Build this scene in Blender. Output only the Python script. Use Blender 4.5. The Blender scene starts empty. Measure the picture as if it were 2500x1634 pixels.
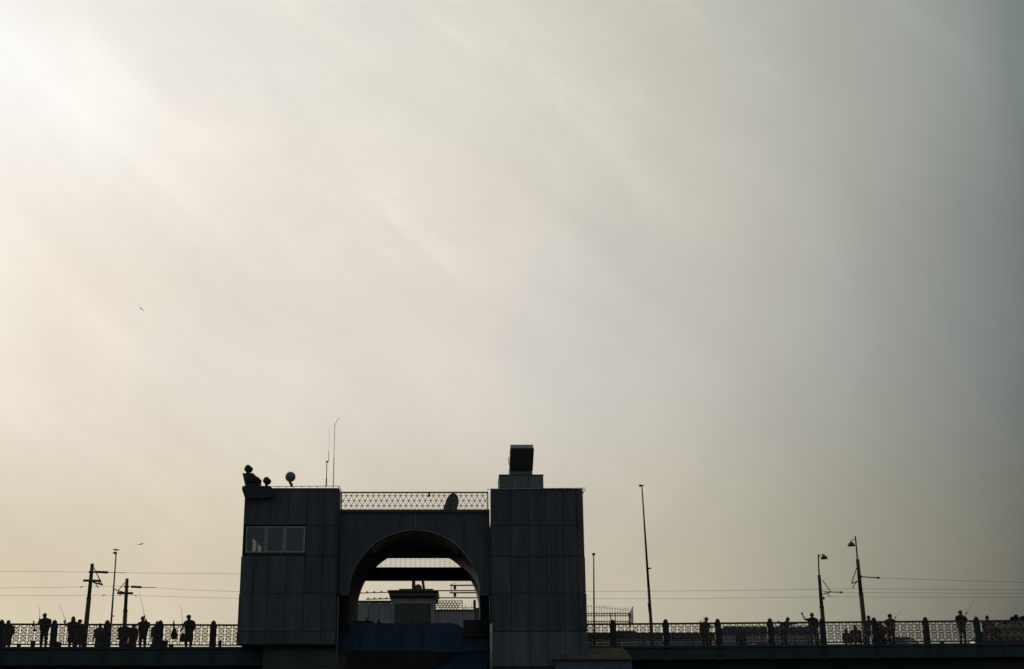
import bpy, bmesh, math, random
import numpy as np
from mathutils import Vector, Matrix
random.seed(7)
C = bpy.context
S = C.scene
col = S.collection

# ------------------------------------------------------------------ camera
F = 3400.0                       # focal length in photograph pixels (2500 wide)
PX, PYC = 1130.0, 817.0          # principal column, principal row
PITCH = math.atan(1063.0 / F)
CZ = 2.2
cd = bpy.data.cameras.new('camera')
cam = bpy.data.objects.new('camera', cd); col.objects.link(cam)
cd.sensor_width = 36.0
cd.lens = F / 2500.0 * 36.0
cd.shift_x = (1250.0 - PX) / 2500.0
cd.clip_end = 5000
cam.location = (0, 0, CZ)
cam.rotation_euler = (math.pi / 2 + PITCH, 0, 0)
S.camera = cam
SP, CP = math.sin(PITCH), math.cos(PITCH)

def at(px, py, Y):
    """point of the place that lies at depth Y in the direction of a photograph pixel"""
    u, v = px - PX, PYC - py
    t = Y / (F * CP - v * SP)
    return Vector((u * t, Y, CZ + (F * SP + v * CP) * t))

# ------------------------------------------------------------------ sky and sun
SUN_AZ, SUN_EL = math.radians(-25.0), math.radians(19.0)
sun_dir = Vector((math.sin(SUN_AZ) * math.cos(SUN_EL), math.cos(SUN_AZ) * math.cos(SUN_EL), math.sin(SUN_EL)))
W = bpy.data.worlds.new('World'); S.world = W; W.use_nodes = True
nt = W.node_tree; nt.nodes.clear()
N = lambda t: nt.nodes.new(t)
L = lambda a, b: nt.links.new(a, b)
out = N('ShaderNodeOutputWorld'); bg = N('ShaderNodeBackground'); bg.inputs['Strength'].default_value = 0.1
L(bg.outputs[0], out.inputs[0])
tc = N('ShaderNodeTexCoord')
nrm = N('ShaderNodeVectorMath'); nrm.operation = 'NORMALIZE'; L(tc.outputs['Generated'], nrm.inputs[0])
dot = N('ShaderNodeVectorMath'); dot.operation = 'DOT_PRODUCT'; L(nrm.outputs[0], dot.inputs[0]); dot.inputs[1].default_value = sun_dir
def M(op, a, b=None, c=None):
    n = N('ShaderNodeMath'); n.operation = op
    for i, v in enumerate((a, b, c)):
        if v is None: continue
        if isinstance(v, (int, float)): n.inputs[i].default_value = v
        else: L(v, n.inputs[i])
    return n.outputs[0]
ang = M('ARCCOSINE', M('MINIMUM', M('MAXIMUM', dot.outputs['Value'], -1.0), 1.0))
# thin, drawn-out cloud veils bend the rings of light round the sun
mp0 = N('ShaderNodeMapping'); mp0.inputs['Rotation'].default_value = (0.0, math.radians(-36), 0.0); L(nrm.outputs[0], mp0.inputs[0])
mp = N('ShaderNodeMapping'); mp.inputs['Scale'].default_value = (1.5, 1.0, 6.0); mp.inputs['Location'].default_value = (0.0, 0.0, 0.9)
L(mp0.outputs[0], mp.inputs[0])
nz = N('ShaderNodeTexNoise'); nz.inputs['Scale'].default_value = 2.6; nz.inputs['Detail'].default_value = 8; nz.inputs['Roughness'].default_value = 0.52; nz.inputs['Distortion'].default_value = 0.9
L(mp.outputs[0], nz.inputs['Vector'])
nz3 = N('ShaderNodeTexNoise'); nz3.inputs['Scale'].default_value = 7.0; nz3.inputs['Detail'].default_value = 8; nz3.inputs['Roughness'].default_value = 0.6; nz3.inputs['Distortion'].default_value = 0.5
L(mp0.outputs[0], nz3.inputs['Vector'])
mp2 = N('ShaderNodeMapping'); mp2.inputs['Location'].default_value = (3.1, 1.7, 0.4); L(nrm.outputs[0], mp2.inputs[0])
nz2 = N('ShaderNodeTexNoise'); nz2.inputs['Scale'].default_value = 3.2; nz2.inputs['Detail'].default_value = 4
L(mp2.outputs[0], nz2.inputs['Vector'])
c1 = M('SUBTRACT', nz.outputs['Fac'], 0.5); c2 = M('SUBTRACT', nz2.outputs['Fac'], 0.5)
ang2 = M('ADD', ang, M('ADD', M('MULTIPLY', c1, 0.05), M('MULTIPLY', c2, 0.05)))
tt = M('DIVIDE', ang2, math.pi)

def lin(c):
    return tuple(((v / 255.0) / 12.92 if v / 255.0 <= 0.04045 else ((v / 255.0 + 0.055) / 1.055) ** 2.4) for v in c)
def ramp(stops):
    r = N('ShaderNodeValToRGB'); r.color_ramp.interpolation = 'B_SPLINE' if False else 'LINEAR'
    e = r.color_ramp.elements
    while len(e) > 1: e.remove(e[-1])
    for i, (p, c) in enumerate(stops):
        x = e[0] if i == 0 else e.new(p / 180.0)
        x.position = p / 180.0; x.color = (*lin(c), 1)
    L(tt, r.inputs[0]); return r.outputs[0]
def theta(px, py):
    d = (at(px, py, 50.0) - Vector((0, 0, CZ))).normalized()
    return math.degrees(math.acos(max(-1, min(1, d.dot(sun_dir)))))
BACK = [(62, (88, 97, 98)), (100, (92, 100, 103)), (180, (92, 100, 104))]
mid = ramp([(0, (240, 234, 224))] + [(theta(x, 780), c) for x, c in
      ((0, (233, 226, 215)), (100, (230, 222, 210)), (300, (229, 221, 209)), (750, (227, 220, 208)), (1250, (219, 212, 201)), (1500, (206, 201, 191)), (1750, (194, 190, 180)), (2150, (156, 158, 150)), (2440, (126, 131, 128)), (2500, (114, 121, 118)))] + BACK)
low = ramp([(0, (210, 199, 174))] + [(theta(x, 1300), c) for x, c in
      ((-200, (212, 200, 174)), (150, (211, 199, 173)), (800, (208, 198, 175)), (1480, (196, 188, 167)), (1750, (185, 178, 157)), (2250, (140, 137, 122)), (2450, (116, 114, 102)), (2500, (104, 104, 93)))] + BACK)
top = ramp([(0, (255, 255, 255))] + [(theta(x, 100), c) for x, c in
      ((0, (249, 248, 245)), (350, (236, 231, 223)), (1250, (217, 212, 201)), (1700, (196, 194, 183)), (2150, (162, 166, 158)), (2400, (142, 147, 143)), (2500, (122, 130, 129)))] + BACK)
sx = N('ShaderNodeSeparateXYZ'); L(nrm.outputs[0], sx.inputs[0])
def mr(v, a, b, smooth=True):
    n = N('ShaderNodeMapRange'); n.interpolation_type = 'SMOOTHERSTEP' if smooth else 'LINEAR'
    L(v, n.inputs['Value']); n.inputs['From Min'].default_value = a; n.inputs['From Max'].default_value = b
    return n.outputs['Result']
def mix(f, a, b):
    n = N('ShaderNodeMix'); n.data_type = 'RGBA'
    if isinstance(f, float): n.inputs[0].default_value = f
    else: L(f, n.inputs[0])
    L(a, n.inputs[6]); L(b, n.inputs[7]); return n.outputs[2]
sd = lambda d: math.sin(math.radians(d))
m1 = mix(mr(sx.outputs['Z'], sd(6.0), sd(17.5)), low, mid)
m2 = mix(mr(sx.outputs['Z'], sd(18), sd(29)), m1, top)
# cloud relief
wisp = M('MULTIPLY', mr(nz.outputs['Fac'], .5, .72), mr(nz2.outputs['Fac'], .40, .62))
relief = M('ADD', M('ADD', 1.0, M('MULTIPLY', wisp, .085)), M('ADD', M('MULTIPLY', c1, 0.24), M('ADD', M('MULTIPLY', c2, 0.17), M('MULTIPLY', M('SUBTRACT', nz3.outputs['Fac'], .5), .19))))
cool = N('ShaderNodeMix'); cool.data_type = 'RGBA'; cool.blend_type = 'MULTIPLY'; L(M('MULTIPLY', mr(nz2.outputs['Fac'], .52, .38), .45), cool.inputs[0]); L(m2, cool.inputs[6]); cool.inputs[7].default_value = (.93, .965, 1.02, 1)
sc = N('ShaderNodeVectorMath'); sc.operation = 'SCALE'; L(cool.outputs[2], sc.inputs[0]); L(M('MULTIPLY', relief, 10.0), sc.inputs['Scale'])
sky = N('ShaderNodeTexSky'); sky.sky_type = 'NISHITA'; sky.sun_disc = False
sky.sun_elevation = SUN_EL; sky.sun_rotation = SUN_AZ; sky.dust_density = 4.0

veil = mix(0.99, sky.outputs[0], sc.outputs[0])
L(veil, bg.inputs[0])

sl = bpy.data.lights.new('sun', 'SUN'); sl.energy = 0.9; sl.angle = math.radians(10); sl.color = (1.0, 0.9, 0.76)
so = bpy.data.objects.new('sun', sl); col.objects.link(so)
so.rotation_euler = sun_dir.to_track_quat('Z', 'Y').to_euler()
so.location = sun_dir * 200
S.view_settings.view_transform = 'Standard'; S.view_settings.look = 'None'
S.view_settings.exposure = 0; S.view_settings.gamma = 1; S.view_settings.use_curve_mapping = False
S.render.engine = 'CYCLES'

# ------------------------------------------------------------------ materials
def mat(name, c, rough=0.6, metal=0.0, var=0.25, scale=3.0, streak=False, rnd=0.0, bump=0.1):
    m = bpy.data.materials.new(name); m.use_nodes = True
    t = m.node_tree; b = t.nodes['Principled BSDF']
    b.inputs['Roughness'].default_value = rough; b.inputs['Metallic'].default_value = metal
    co = t.nodes.new('ShaderNodeTexCoord'); mpn = t.nodes.new('ShaderNodeMapping')
    mpn.inputs['Scale'].default_value = (1.6, 1.6, 0.18) if streak else (1, 1, 1)
    t.links.new(co.outputs['Object'], mpn.inputs[0])
    n = t.nodes.new('ShaderNodeTexNoise'); n.inputs['Scale'].default_value = scale; n.inputs['Detail'].default_value = 6
    t.links.new(mpn.outputs[0], n.inputs['Vector'])
    r = t.nodes.new('ShaderNodeMapRange'); r.inputs['From Min'].default_value = 0.3; r.inputs['From Max'].default_value = 0.7
    r.inputs['To Min'].default_value = 1 - var; r.inputs['To Max'].default_value = 1 + var
    t.links.new(n.outputs['Fac'], r.inputs['Value'])
    val = r.outputs['Result']
    if rnd:
        oi = t.nodes.new('ShaderNodeObjectInfo'); rr = t.nodes.new('ShaderNodeMapRange')
        rr.inputs['To Min'].default_value = 1 - rnd; rr.inputs['To Max'].default_value = 1 + rnd
        t.links.new(oi.outputs['Random'], rr.inputs['Value'])
        mm = t.nodes.new('ShaderNodeMath'); mm.operation = 'MULTIPLY'
        t.links.new(val, mm.inputs[0]); t.links.new(rr.outputs['Result'], mm.inputs[1]); val = mm.outputs[0]
    s = t.nodes.new('ShaderNodeVectorMath'); s.operation = 'SCALE'; s.inputs[0].default_value = c
    t.links.new(val, s.inputs['Scale']); t.links.new(s.outputs[0], b.inputs['Base Color'])
    if bump:
        bp = t.nodes.new('ShaderNodeBump'); bp.inputs['Strength'].default_value = bump; bp.inputs['Distance'].default_value = 0.02
        n2 = t.nodes.new('ShaderNodeTexNoise'); n2.inputs['Scale'].default_value = scale * 6
        t.links.new(co.outputs['Object'], n2.inputs['Vector'])
        t.links.new(n2.outputs['Fac'], bp.inputs['Height']); t.links.new(bp.outputs[0], b.inputs['Normal'])
    return m
def glass_mat(name, tint, refl=0.08):
    m = bpy.data.materials.new(name); m.use_nodes = True; t = m.node_tree; t.nodes.clear()
    o = t.nodes.new('ShaderNodeOutputMaterial'); tr = t.nodes.new('ShaderNodeBsdfTransparent'); g = t.nodes.new('ShaderNodeBsdfGlossy')
    tr.inputs[0].default_value = (*tint, 1); g.inputs['Roughness'].default_value = 0.03; g.inputs[0].default_value = (.9, .95, 1, 1)
    mx = t.nodes.new('ShaderNodeMixShader')
    fr = t.nodes.new('ShaderNodeFresnel'); fr.inputs[0].default_value = 1.5
    ad = t.nodes.new('ShaderNodeMath'); ad.operation = 'ADD'; ad.inputs[1].default_value = refl
    mn = t.nodes.new('ShaderNodeMath'); mn.operation = 'MINIMUM'; mn.inputs[1].default_value = .22
    t.links.new(fr.outputs[0], ad.inputs[0]); t.links.new(ad.outputs[0], mn.inputs[0]); t.links.new(mn.outputs[0], mx.inputs[0])
    t.links.new(tr.outputs[0], mx.inputs[1]); t.links.new(g.outputs[0], mx.inputs[2]); t.links.new(mx.outputs[0], o.inputs[0])
    return m
PANEL = mat('panel_grey', (.088, .097, .100), .55, 0, .32, 1.6, True, .17)
PANEL_LOW = mat('panel_pale', (.135, .158, .178), .55, 0, .25, 1.6, True, .10)
CORE = mat('core_dark', (.03, .034, .036), .8, 0, .3)
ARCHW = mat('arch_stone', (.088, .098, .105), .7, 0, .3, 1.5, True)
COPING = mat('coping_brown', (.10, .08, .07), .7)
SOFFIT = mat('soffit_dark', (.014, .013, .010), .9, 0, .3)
CEIL = mat('ceiling_brown', (.34, .26, .15), .8, 0, .3)
IRON = mat('iron_dark', (.085, .062, .040), .6, .0, .3, 8)
IRONB = mat('iron_blue_grey', (.030, .038, .041), .6, 0, .3, 6)
TEAL = mat('girder_teal', (.030, .058, .068), .55, 0, .3, .8, True)
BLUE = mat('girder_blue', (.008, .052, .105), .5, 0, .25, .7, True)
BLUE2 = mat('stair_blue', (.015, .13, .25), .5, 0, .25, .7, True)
CONC = mat('concrete_dark', (.10, .11, .09), .9, 0, .35, .6)
ASPH = mat('asphalt', (.05, .05, .05), .9)
WHITE = mat('white_paint', (.62, .66, .66), .5, 0, .15)
FRAME = mat('window_frame', (.42, .47, .48), .5, 0, .2)
GREYW = mat('far_wall_grey', (.40, .395, .40), .7, 0, .15, 1, True, .06)
DOORM = mat('door_olive', (.09, .095, .07), .6)
PENT = mat('penthouse_panel', (.22, .22, .21), .6, 0, .2, 1.2, True, .18)
SILVER = mat('silver_sheet', (.6, .62, .66), .45, .2)
BLACK = mat('black_paint', (.016, .016, .014), .6)
ROOFB = mat('roof_brown', (.17, .125, .08), .8, 0, .35, 3)
WALLB = mat('kiosk_wall', (.13, .17, .22), .7, 0, .2)
REDM = mat('red_plastic', (.45, .04, .03), .5)
RUBBER = mat('rubber', (.02, .02, .02), .9)
BROWNC = mat('car_brown', (.07, .045, .03), .35)
BUSDK = mat('bus_dark', (.035, .05, .065), .4)
BUSBL = mat('bus_blue', (.02, .085, .13), .4)
TARP = mat('tarp_dark', (.04, .045, .045), .7)
SIGNF = mat('sign_face', (.16, .12, .11), .6)
FEATH = mat('feather', (.25, .22, .18), .8)
GLASS = glass_mat('pane_tinted', (.66, .68, .62), .05)
GLASSD = glass_mat('vehicle_glass', (.48, .50, .51), .05)

# ------------------------------------------------------------------ builders
class MB:
    def __init__(s): s.v = []; s.f = []
    def add(s, vs, fs):
        o = len(s.v); s.v += [tuple(v) for v in vs]; s.f += [tuple(i + o for i in f) for f in fs]; return s
    def box(s, x0, x1, y0, y1, z0, z1, b=0.0):
        if x0 > x1: x0, x1 = x1, x0
        if z0 > z1: z0, z1 = z1, z0
        if b <= 0:
            vs = [(x, y, z) for z in (z0, z1) for y in (y0, y1) for x in (x0, x1)]
            return s.add(vs, [(0, 2, 3, 1), (4, 5, 7, 6), (0, 1, 5, 4), (2, 6, 7, 3), (0, 4, 6, 2), (1, 3, 7, 5)])
        vs = []                                    # front edges chamfered
        for (a, y) in ((b, y0), (0, y0 + b), (0, y1)):
            vs += [(x0 + a, y, z0 + a), (x1 - a, y, z0 + a), (x1 - a, y, z1 - a), (x0 + a, y, z1 - a)]
        fs = [(0, 1, 2, 3), (11, 10, 9, 8)]
        for k in (0, 4):
            for i in range(4): j = (i + 1) % 4; fs.append((k + i, k + 4 + i, k + 4 + j, k + j))
        return s.add(vs, fs)
    def prism(s, poly, y0, y1):
        n = len(poly); vs = [(x, y0, z) for x, z in poly] + [(x, y1, z) for x, z in poly]
        fs = [tuple(range(n)), tuple(range(2 * n - 1, n - 1, -1))]
        fs += [(i, i + n, (i + 1) % n + n, (i + 1) % n) for i in range(n)]
        return s.add(vs, fs)
    def tube(s, pts, r, n=6, r2=None, cap=True):
        pts = [Vector(p) for p in pts]; rings = []; k = len(pts)
        for i, p in enumerate(pts):
            d = (pts[min(i + 1, k - 1)] - pts[max(i - 1, 0)]).normalized()
            a = d.orthogonal().normalized() if abs(d.z) > .9 or True else None
            ref = Vector((0, 1, 0)) if abs(d.y) < .9 else Vector((1, 0, 0))
            a = d.cross(ref).normalized(); b = d.cross(a)
            rr = r if r2 is None else r + (r2 - r) * i / max(1, k - 1)
            rings.append([p + (a * math.cos(t) + b * math.sin(t)) * rr for t in [2 * math.pi * (j + .5) / n for j in range(n)]])
        vs = [v for g in rings for v in g]; fs = []
        for i in range(k - 1):
            for j in range(n):
                q = (j + 1) % n; fs.append((i * n + j, i * n + q, (i + 1) * n + q, (i + 1) * n + j))
        if cap: fs += [tuple(range(n))[::-1], tuple(range((k - 1) * n, k * n))]
        return s.add(vs, fs)
    def lathe(s, prof, o=(0, 0, 0), axis=(0, 0, 1), n=16):
        ax = Vector(axis).normalized(); a = ax.orthogonal().normalized(); b = ax.cross(a); o = Vector(o)
        vs = []; fs = []
        for r, h in prof:
            for j in range(n):
                t = 2 * math.pi * j / n; vs.append(o + ax * h + (a * math.cos(t) + b * math.sin(t)) * max(r, 1e-4))
        for i in range(len(prof) - 1):
            for j in range(n):
                q = (j + 1) % n; fs.append((i * n + j, i * n + q, (i + 1) * n + q, (i + 1) * n + j))
        fs += [tuple(range(n))[::-1], tuple(range((len(prof) - 1) * n, len(prof) * n))]
        return s.add(vs, fs)
    def ball(s, o, r, sc=(1, 1, 1), n=12):
        m = n // 2; vs = []; fs = []
        for i in range(m + 1):
            p = math.pi * (i + .0) / m
            for j in range(n):
                t = 2 * math.pi * j / n
                vs.append((o[0] + r * sc[0] * max(math.sin(p), .01) * math.cos(t), o[1] + r * sc[1] * max(math.sin(p), .01) * math.sin(t), o[2] + r * sc[2] * math.cos(p)))
        for i in range(m):
            for j in range(n):
                q = (j + 1) % n; fs.append((i * n + j, (i + 1) * n + j, (i + 1) * n + q, i * n + q))
        fs += [tuple(range(n))[::-1], tuple(range(m * n, (m + 1) * n))]
        return s.add(vs, fs)
    def mesh(s, name, m, org=(0, 0, 0), smooth=False):
        me = bpy.data.meshes.new(name); o = Vector(org)
        me.from_pydata([tuple(Vector(v) - o) for v in s.v], [], s.f); me.validate()
        bm = bmesh.new(); bm.from_mesh(me); bmesh.ops.recalc_face_normals(bm, faces=bm.faces); bm.to_mesh(me); bm.free()
        if smooth:
            me.polygons.foreach_set('use_smooth', [True] * len(me.polygons))
        me.materials.append(m); return me
    def build(s, name, m, parent=None, smooth=False, org=None):
        """mesh in place coordinates; origin at the parent's base or at org"""
        if org is None: org = wloc(parent) if parent else Vector((0, 0, 0))
        o = bpy.data.objects.new(name, s.mesh(name, m, org, smooth)); col.objects.link(o)
        if parent: o.parent = parent
        else: o.location = org
        return o
def wloc(o):
    v = Vector((0, 0, 0))
    while o: v += Vector(o.location); o = o.parent
    return v
def tag(o, label, cat, group=None):
    o['label'] = label; o['category'] = cat
    if group: o['group'] = group
    return o
def thing(name, loc, label, cat, group=None):
    o = bpy.data.objects.new(name, None); col.objects.link(o); o.location = loc; o.empty_display_size = .3
    return tag(o, label, cat, group)
def struct(mb, name, m, smooth=False):
    o = mb.build(name, m, None, smooth); o['kind'] = 'structure'; return o
def share(name, me, parent, loc):
    o = bpy.data.objects.new(name, me); col.objects.link(o); o.parent = parent; o.location = loc; return o
def X(px, Y, py=1400): return at(px, py, Y).x
def Z(py, Y): return at(PX, py, Y).z

# ------------------------------------------------------------------ deck, water, piers
YR = 69.0                                   # plane of the fishing railing
DZ = Z(1580, YR)
SL = (Z(1521, YR) - Z(1530, YR)) / (at(2500, 1525, YR).x - at(1440, 1525, YR).x)
xl0, xr0 = at(585, 1580, YR).x, at(1432, 1580, YR).x
def deckz(x): return DZ + (SL * (x - xr0) if x > xr0 else 0.0)
wat = MB().add([(-1500, -60, 0), (1500, -60, 0), (1500, 3000, 0), (-1500, 3000, 0)], [(0, 1, 2, 3)])
WATER = mat('water', (.02, .035, .04), .12, 0, .2, .2, bump=.6)
struct(wat, 'water', WATER)
XL, XR = at(-500, 1550, YR).x, at(3000, 1550, YR).x
# left deck: fascia, curb, slab
zb = Z(1626, YR)
m = MB(); m.box(XL, at(655, 1600, YR).x, YR - .12, 109, zb, DZ - .12, .02); m.box(XL, xl0 + .6, YR - .2, YR + .12, DZ - .118, DZ, .01)
m.box(XL, xl0 + .6, YR + .122, 109, DZ - .118, DZ - .05)
struct(m, 'bridge_deck', TEAL)
m = MB(); zr = DZ - .0
xre = XR
def slant(x0, x1, y0, y1, d0, d1):
    a, b = deckz(x0), deckz(x1)
    return MB().add([(x0, y0, a + d0), (x1, y0, b + d0), (x1, y1, b + d0), (x0, y1, a + d0), (x0, y0, a + d1), (x1, y0, b + d1), (x1, y1, b + d1), (x0, y1, a + d1)],
                    [(0, 3, 2, 1), (4, 5, 6, 7), (0, 1, 5, 4), (2, 3, 7, 6), (1, 2, 6, 5), (3, 0, 4, 7)])
m = MB(); xa = at(1190, 1580, YR).x
for q in (slant(xa, xre, YR - .12, 109, -.60, -.12), slant(xa, xre, YR - .2, YR + .12, -.118, 0), slant(xa, xre, YR + .122, 109, -.118, -.05), slant(xa, xre, YR - .2, YR + .1, -.67, -.602)):
    m.add(q.v, q.f)
struct(m, 'bridge_deck', TEAL)
m = slant(xa, xre, YR + 1.2, 107, -1.5, -.675)
struct(m, 'deck_underside', CONC)
m = MB(); m.box(XL, at(640, 1600, YR).x, YR + .9, 107, zb - .9, zb - .005); struct(m, 'deck_underside', CONC)
# roadway between the walkways
m = MB(); m.box(XL, xl0 + .5, 75.5, 103, DZ - .046, DZ - .02); struct(m, 'roadway', ASPH)
m = slant(xa, xre, 75.5, 103, -.046, -.02); struct(m, 'roadway', ASPH)
for px in (-350, 2300, 2800):
    x = at(px, 1600, 74).x
    m = MB(); m.box(x - 1.2, x + 1.2, 72, 78, -1, zb - .9, .05); p = tag(m.build('bridge_pier', CONC), {-350: 'concrete pier under the left span', 2300: 'concrete pier under the right span, nearer to the gate tower', 2800: 'concrete pier under the right span, farther from the gate tower'}[px], 'pier', 'bridge piers')

# ------------------------------------------------------------------ ornamental railing
PITCHM = .359; BARS = .020
def lattice_mesh(width, nmot):
    """one bay: z = 0 at the deck"""
    pxm = 1 / 50.3
    zt = {k: (1580 - v) * pxm for k, v in dict(top=1525.8, h1=1532.8, h2=1547.6, h3=1552.0, h4=1566.3, bot=1573.8).items()}
    m = MB(); w = width / 2; r = BARS
    for k in ('h1', 'h2', 'h3', 'h4'): m.box(-w, w, -r, r, zt[k] - .012, zt[k] + .012)
    m.box(-w, w, -.03, .03, zt['bot'] - .032, zt['bot'] + .032)
    rr = (zt['h1'] - zt['h2']) / 2
    for i in range(nmot):
        cx = (i - (nmot - 1) / 2) * PITCHM
        for zc in ((zt['h1'] + zt['h2']) / 2, (zt['h3'] + zt['h4']) / 2):
            pts = [(cx + .130 * math.cos(t), 0, zc + rr * math.sin(t)) for t in [2 * math.pi * k / 12 for k in range(13)]]
            m.tube(pts, r, 4, cap=False)
            for sg in (1, -1):
                for off in (-.052, .052):
                    ha = math.sqrt(.142 ** 2 - .052 ** 2)
                    ux, uz = math.cos(math.pi / 4), sg * math.sin(math.pi / 4)
                    ox, oz = -uz * off, ux * off
                    m.tube([(cx + ox - ux * ha, 0, zc + oz - uz * ha), (cx + ox + ux * ha, 0, zc + oz + uz * ha)], r * .9, 4)
    for i in range(nmot + 1):
        cx = (i - nmot / 2) * PITCHM
        for d in (-.062, .062):
            if abs(cx + d) > w - .01: continue
            for a, b in (('top', 'h1'), ('h2', 'h3'), ('h4', 'bot')):
                m.box(cx + d - r, cx + d + r, -r, r, zt[b] + r, zt[a] - r)
    return m
SP_ = 130 / 50.2
lat_me = lattice_mesh(SP_ - .29, 6).mesh('lattice_panel', IRON)
LATW = SP_
pm = MB(); pm.box(-.145, .145, -.12, .12, -.19, 1.12, .03); pm.box(-.12, .12, -.165, .1, -.72, -.192, .02)
post_me = pm.mesh('post', IRONB)
cap_me = MB().lathe([(.10, 0), (.125, .02), (.125, .05), (.11, .10), (.075, .15), (.03, .18), (.001, .19)], (0, 0, 1.121)).mesh('cap', IRONB, smooth=True)
def railing(posts_px, slope, label, zoff):
    x0 = at(posts_px[0], 1550, YR).x; 
    root = thing('bridge_railing', (x0, YR, DZ), label, 'railing', 'ornamental iron railings along the bridge edge')
    xs = [at(p, 1550, YR).x for p in posts_px]
    zf = lambda x: deckz(x) - DZ + slope * (x - x0) + zoff
    ztop = (1580 - 1525.8) / 50.3
    for i, x in enumerate(xs):
        p = share('post', post_me, root, (x - x0, 0, zf(x)))
        share('cap', cap_me, p, (0, 0, 0))
    for i in range(len(xs) - 1):
        a, b = xs[i], xs[i + 1]
        o = share('lattice_panel', lat_me, root, ((a + b) / 2 - x0, 0, (zf(a) + zf(b)) / 2))
        o.scale = ((b - a) / LATW, 1, 1); o.rotation_euler = (0, -math.atan((zf(b) - zf(a)) / (b - a)), 0)
        m = MB(); z0, z1 = ztop + zf(a), ztop + zf(b); h = .042
        q = [(a + .14, z0 - h), (b - .14, z1 - h), (b - .14, z1 + h), (a + .14, z0 + h)]
        m.prism([(x - x0, z) for x, z in q], -.06, .06)
        me = m.mesh('top_rail', IRON); share('top_rail', me, root, (0, 0, 0))
    return root
railing([-129, 1.5, 131, 260, 390, 520, 649], -.004, 'ornamental iron railing with star lattice left of the gate tower', .02)
railing([1368, 1497, 1626, 1753.5, 1881.5, 2009, 2136, 2262, 2387, 2512, 2637], 0.0, 'ornamental iron railing with star lattice right of the gate tower', .0)
# ------------------------------------------------------------------ gate tower
YF = 67.0; YB = 73.6
GX = at(1010, 1400, YF).x
gate = thing('gate_tower', (GX, YF, Z(1640, YF)), 'dark grey twin-towered bridge gatehouse joined by a round arch', 'gatehouse')
rowsL = [1194, 1282, 1357.5, 1449.5, 1543, 1574]
rowsR = [1196, 1284, 1359, 1449.5, 1542.5, 1628]
colsL = [588.8, 619, 654.5, 698, 743, 786.6, 823]
colsR = [1198.5, 1248, 1291.7, 1334.8, 1377, 1411, 1427.5]
def panels(cols, rows, skip, lowmat=None, outs=1):
    for r in range(len(rows) - 1):
        z1, z0 = Z(rows[r], YF), Z(rows[r + 1], YF)
        for c in range(len(cols) - 1):
            if (r, c) in skip: continue
            x0, x1 = X(cols[c], YF), X(cols[c + 1], YF)
            ex = .022 * r
            if outs < 0 and c == 0: x0 -= ex
            if outs > 0 and c == len(cols) - 2: x1 += ex
            g = .010; dy = random.uniform(-.008, .008)
            m = MB(); m.box(x0 + g, x1 - g, YF - .02 * r * 0 + dy, YF + .10, z0 + g, z1 - g, .007)
            o = m.build('panel', lowmat if (lowmat and r == len(rows) - 2) else PANEL, gate)
panels(colsL, rowsL, {(1, 0), (1, 1), (1, 2), (1, 3)}, None, -1)
panels(colsR, rowsR, set(), PANEL_LOW, 1)
xL0, xL1 = X(588.8, YF), X(823, YF); xR0, xR1 = X(1198.5, YF), X(1427.5, YF)
zt = Z(1193, YF); zw1, zw0 = Z(1283, YF), Z(1356, YF)
# left core: above and below the glazed control room, with its back and right walls
m = MB()
xin = X(756, YF); zlo = Z(1262, YF)
m.box(xL0 + .03, xin, YF + .06, YB, zw1 + .02, zt - .02)
m.box(xin + .002, xL1 - .01, YF + .06, YB, zw1 + .02, zlo)
m.box(xin + .002, xL1 - .01, YF + .06, YF + 1.0, zlo + .002, zt - .02)
m.box(xL0 + .03, xL1 - .01, YF + .06, YB, Z(1572, YF), zw0 - .02)
xw = X(744, YF, 1320)
m.box(xw + .02, xL1 - .01, YF + .06, YB, zw0 - .02, zw1 + .02)
m.box(xL0 + .03, xw + .02, YB - .15, YB, zw0 - .02, zw1 + .02)
m.build('wall', CORE, gate)
ROOM = mat('room_lining', (.42, .40, .33), .8)
m = MB(); rx0, rx1 = xL0 + .1, xw + .01
m.box(rx0, rx1, YF + .3, YB - .17, zw1 - .0, zw1 + .018); m.box(rx0, rx1, YB - .17, YB - .152, zw0, zw1 - .002); m.box(rx1 - .018, rx1, YF + .3, YB - .172, zw0, zw1 - .002)
m.build('room_lining', ROOM, gate)
m = MB(); m.box(rx0 + .9, rx0 + 1.9, YF + 1.2, YF + 1.7, zw0 - .02, zw0 + .75, .02); m.build('console', IRON, gate)
m = MB(); m.tube([(X(611, YF + 1.5, 1320), YF + 1.5, zw0), (X(611, YF + 1.5, 1320), YF + 1.5, zw0 + .95)], .05, 8); m.build('red_panel', REDM, gate)
m = MB(); m.box(xR0 + .01, xR1 - .03, YF + .06, YB, Z(1628, YF), Z(1262, YF)); m.box(xR0 + .01, xR0 + 1.2, YF + .06, YF + 1.0, Z(1262, YF) + .002, Z(1195, YF)); m.box(xR0 + 1.202, xR1 - .03, YF + .06, YB, Z(1262, YF) + .002, Z(1195, YF)); m.build('wall', CORE, gate)
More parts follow.
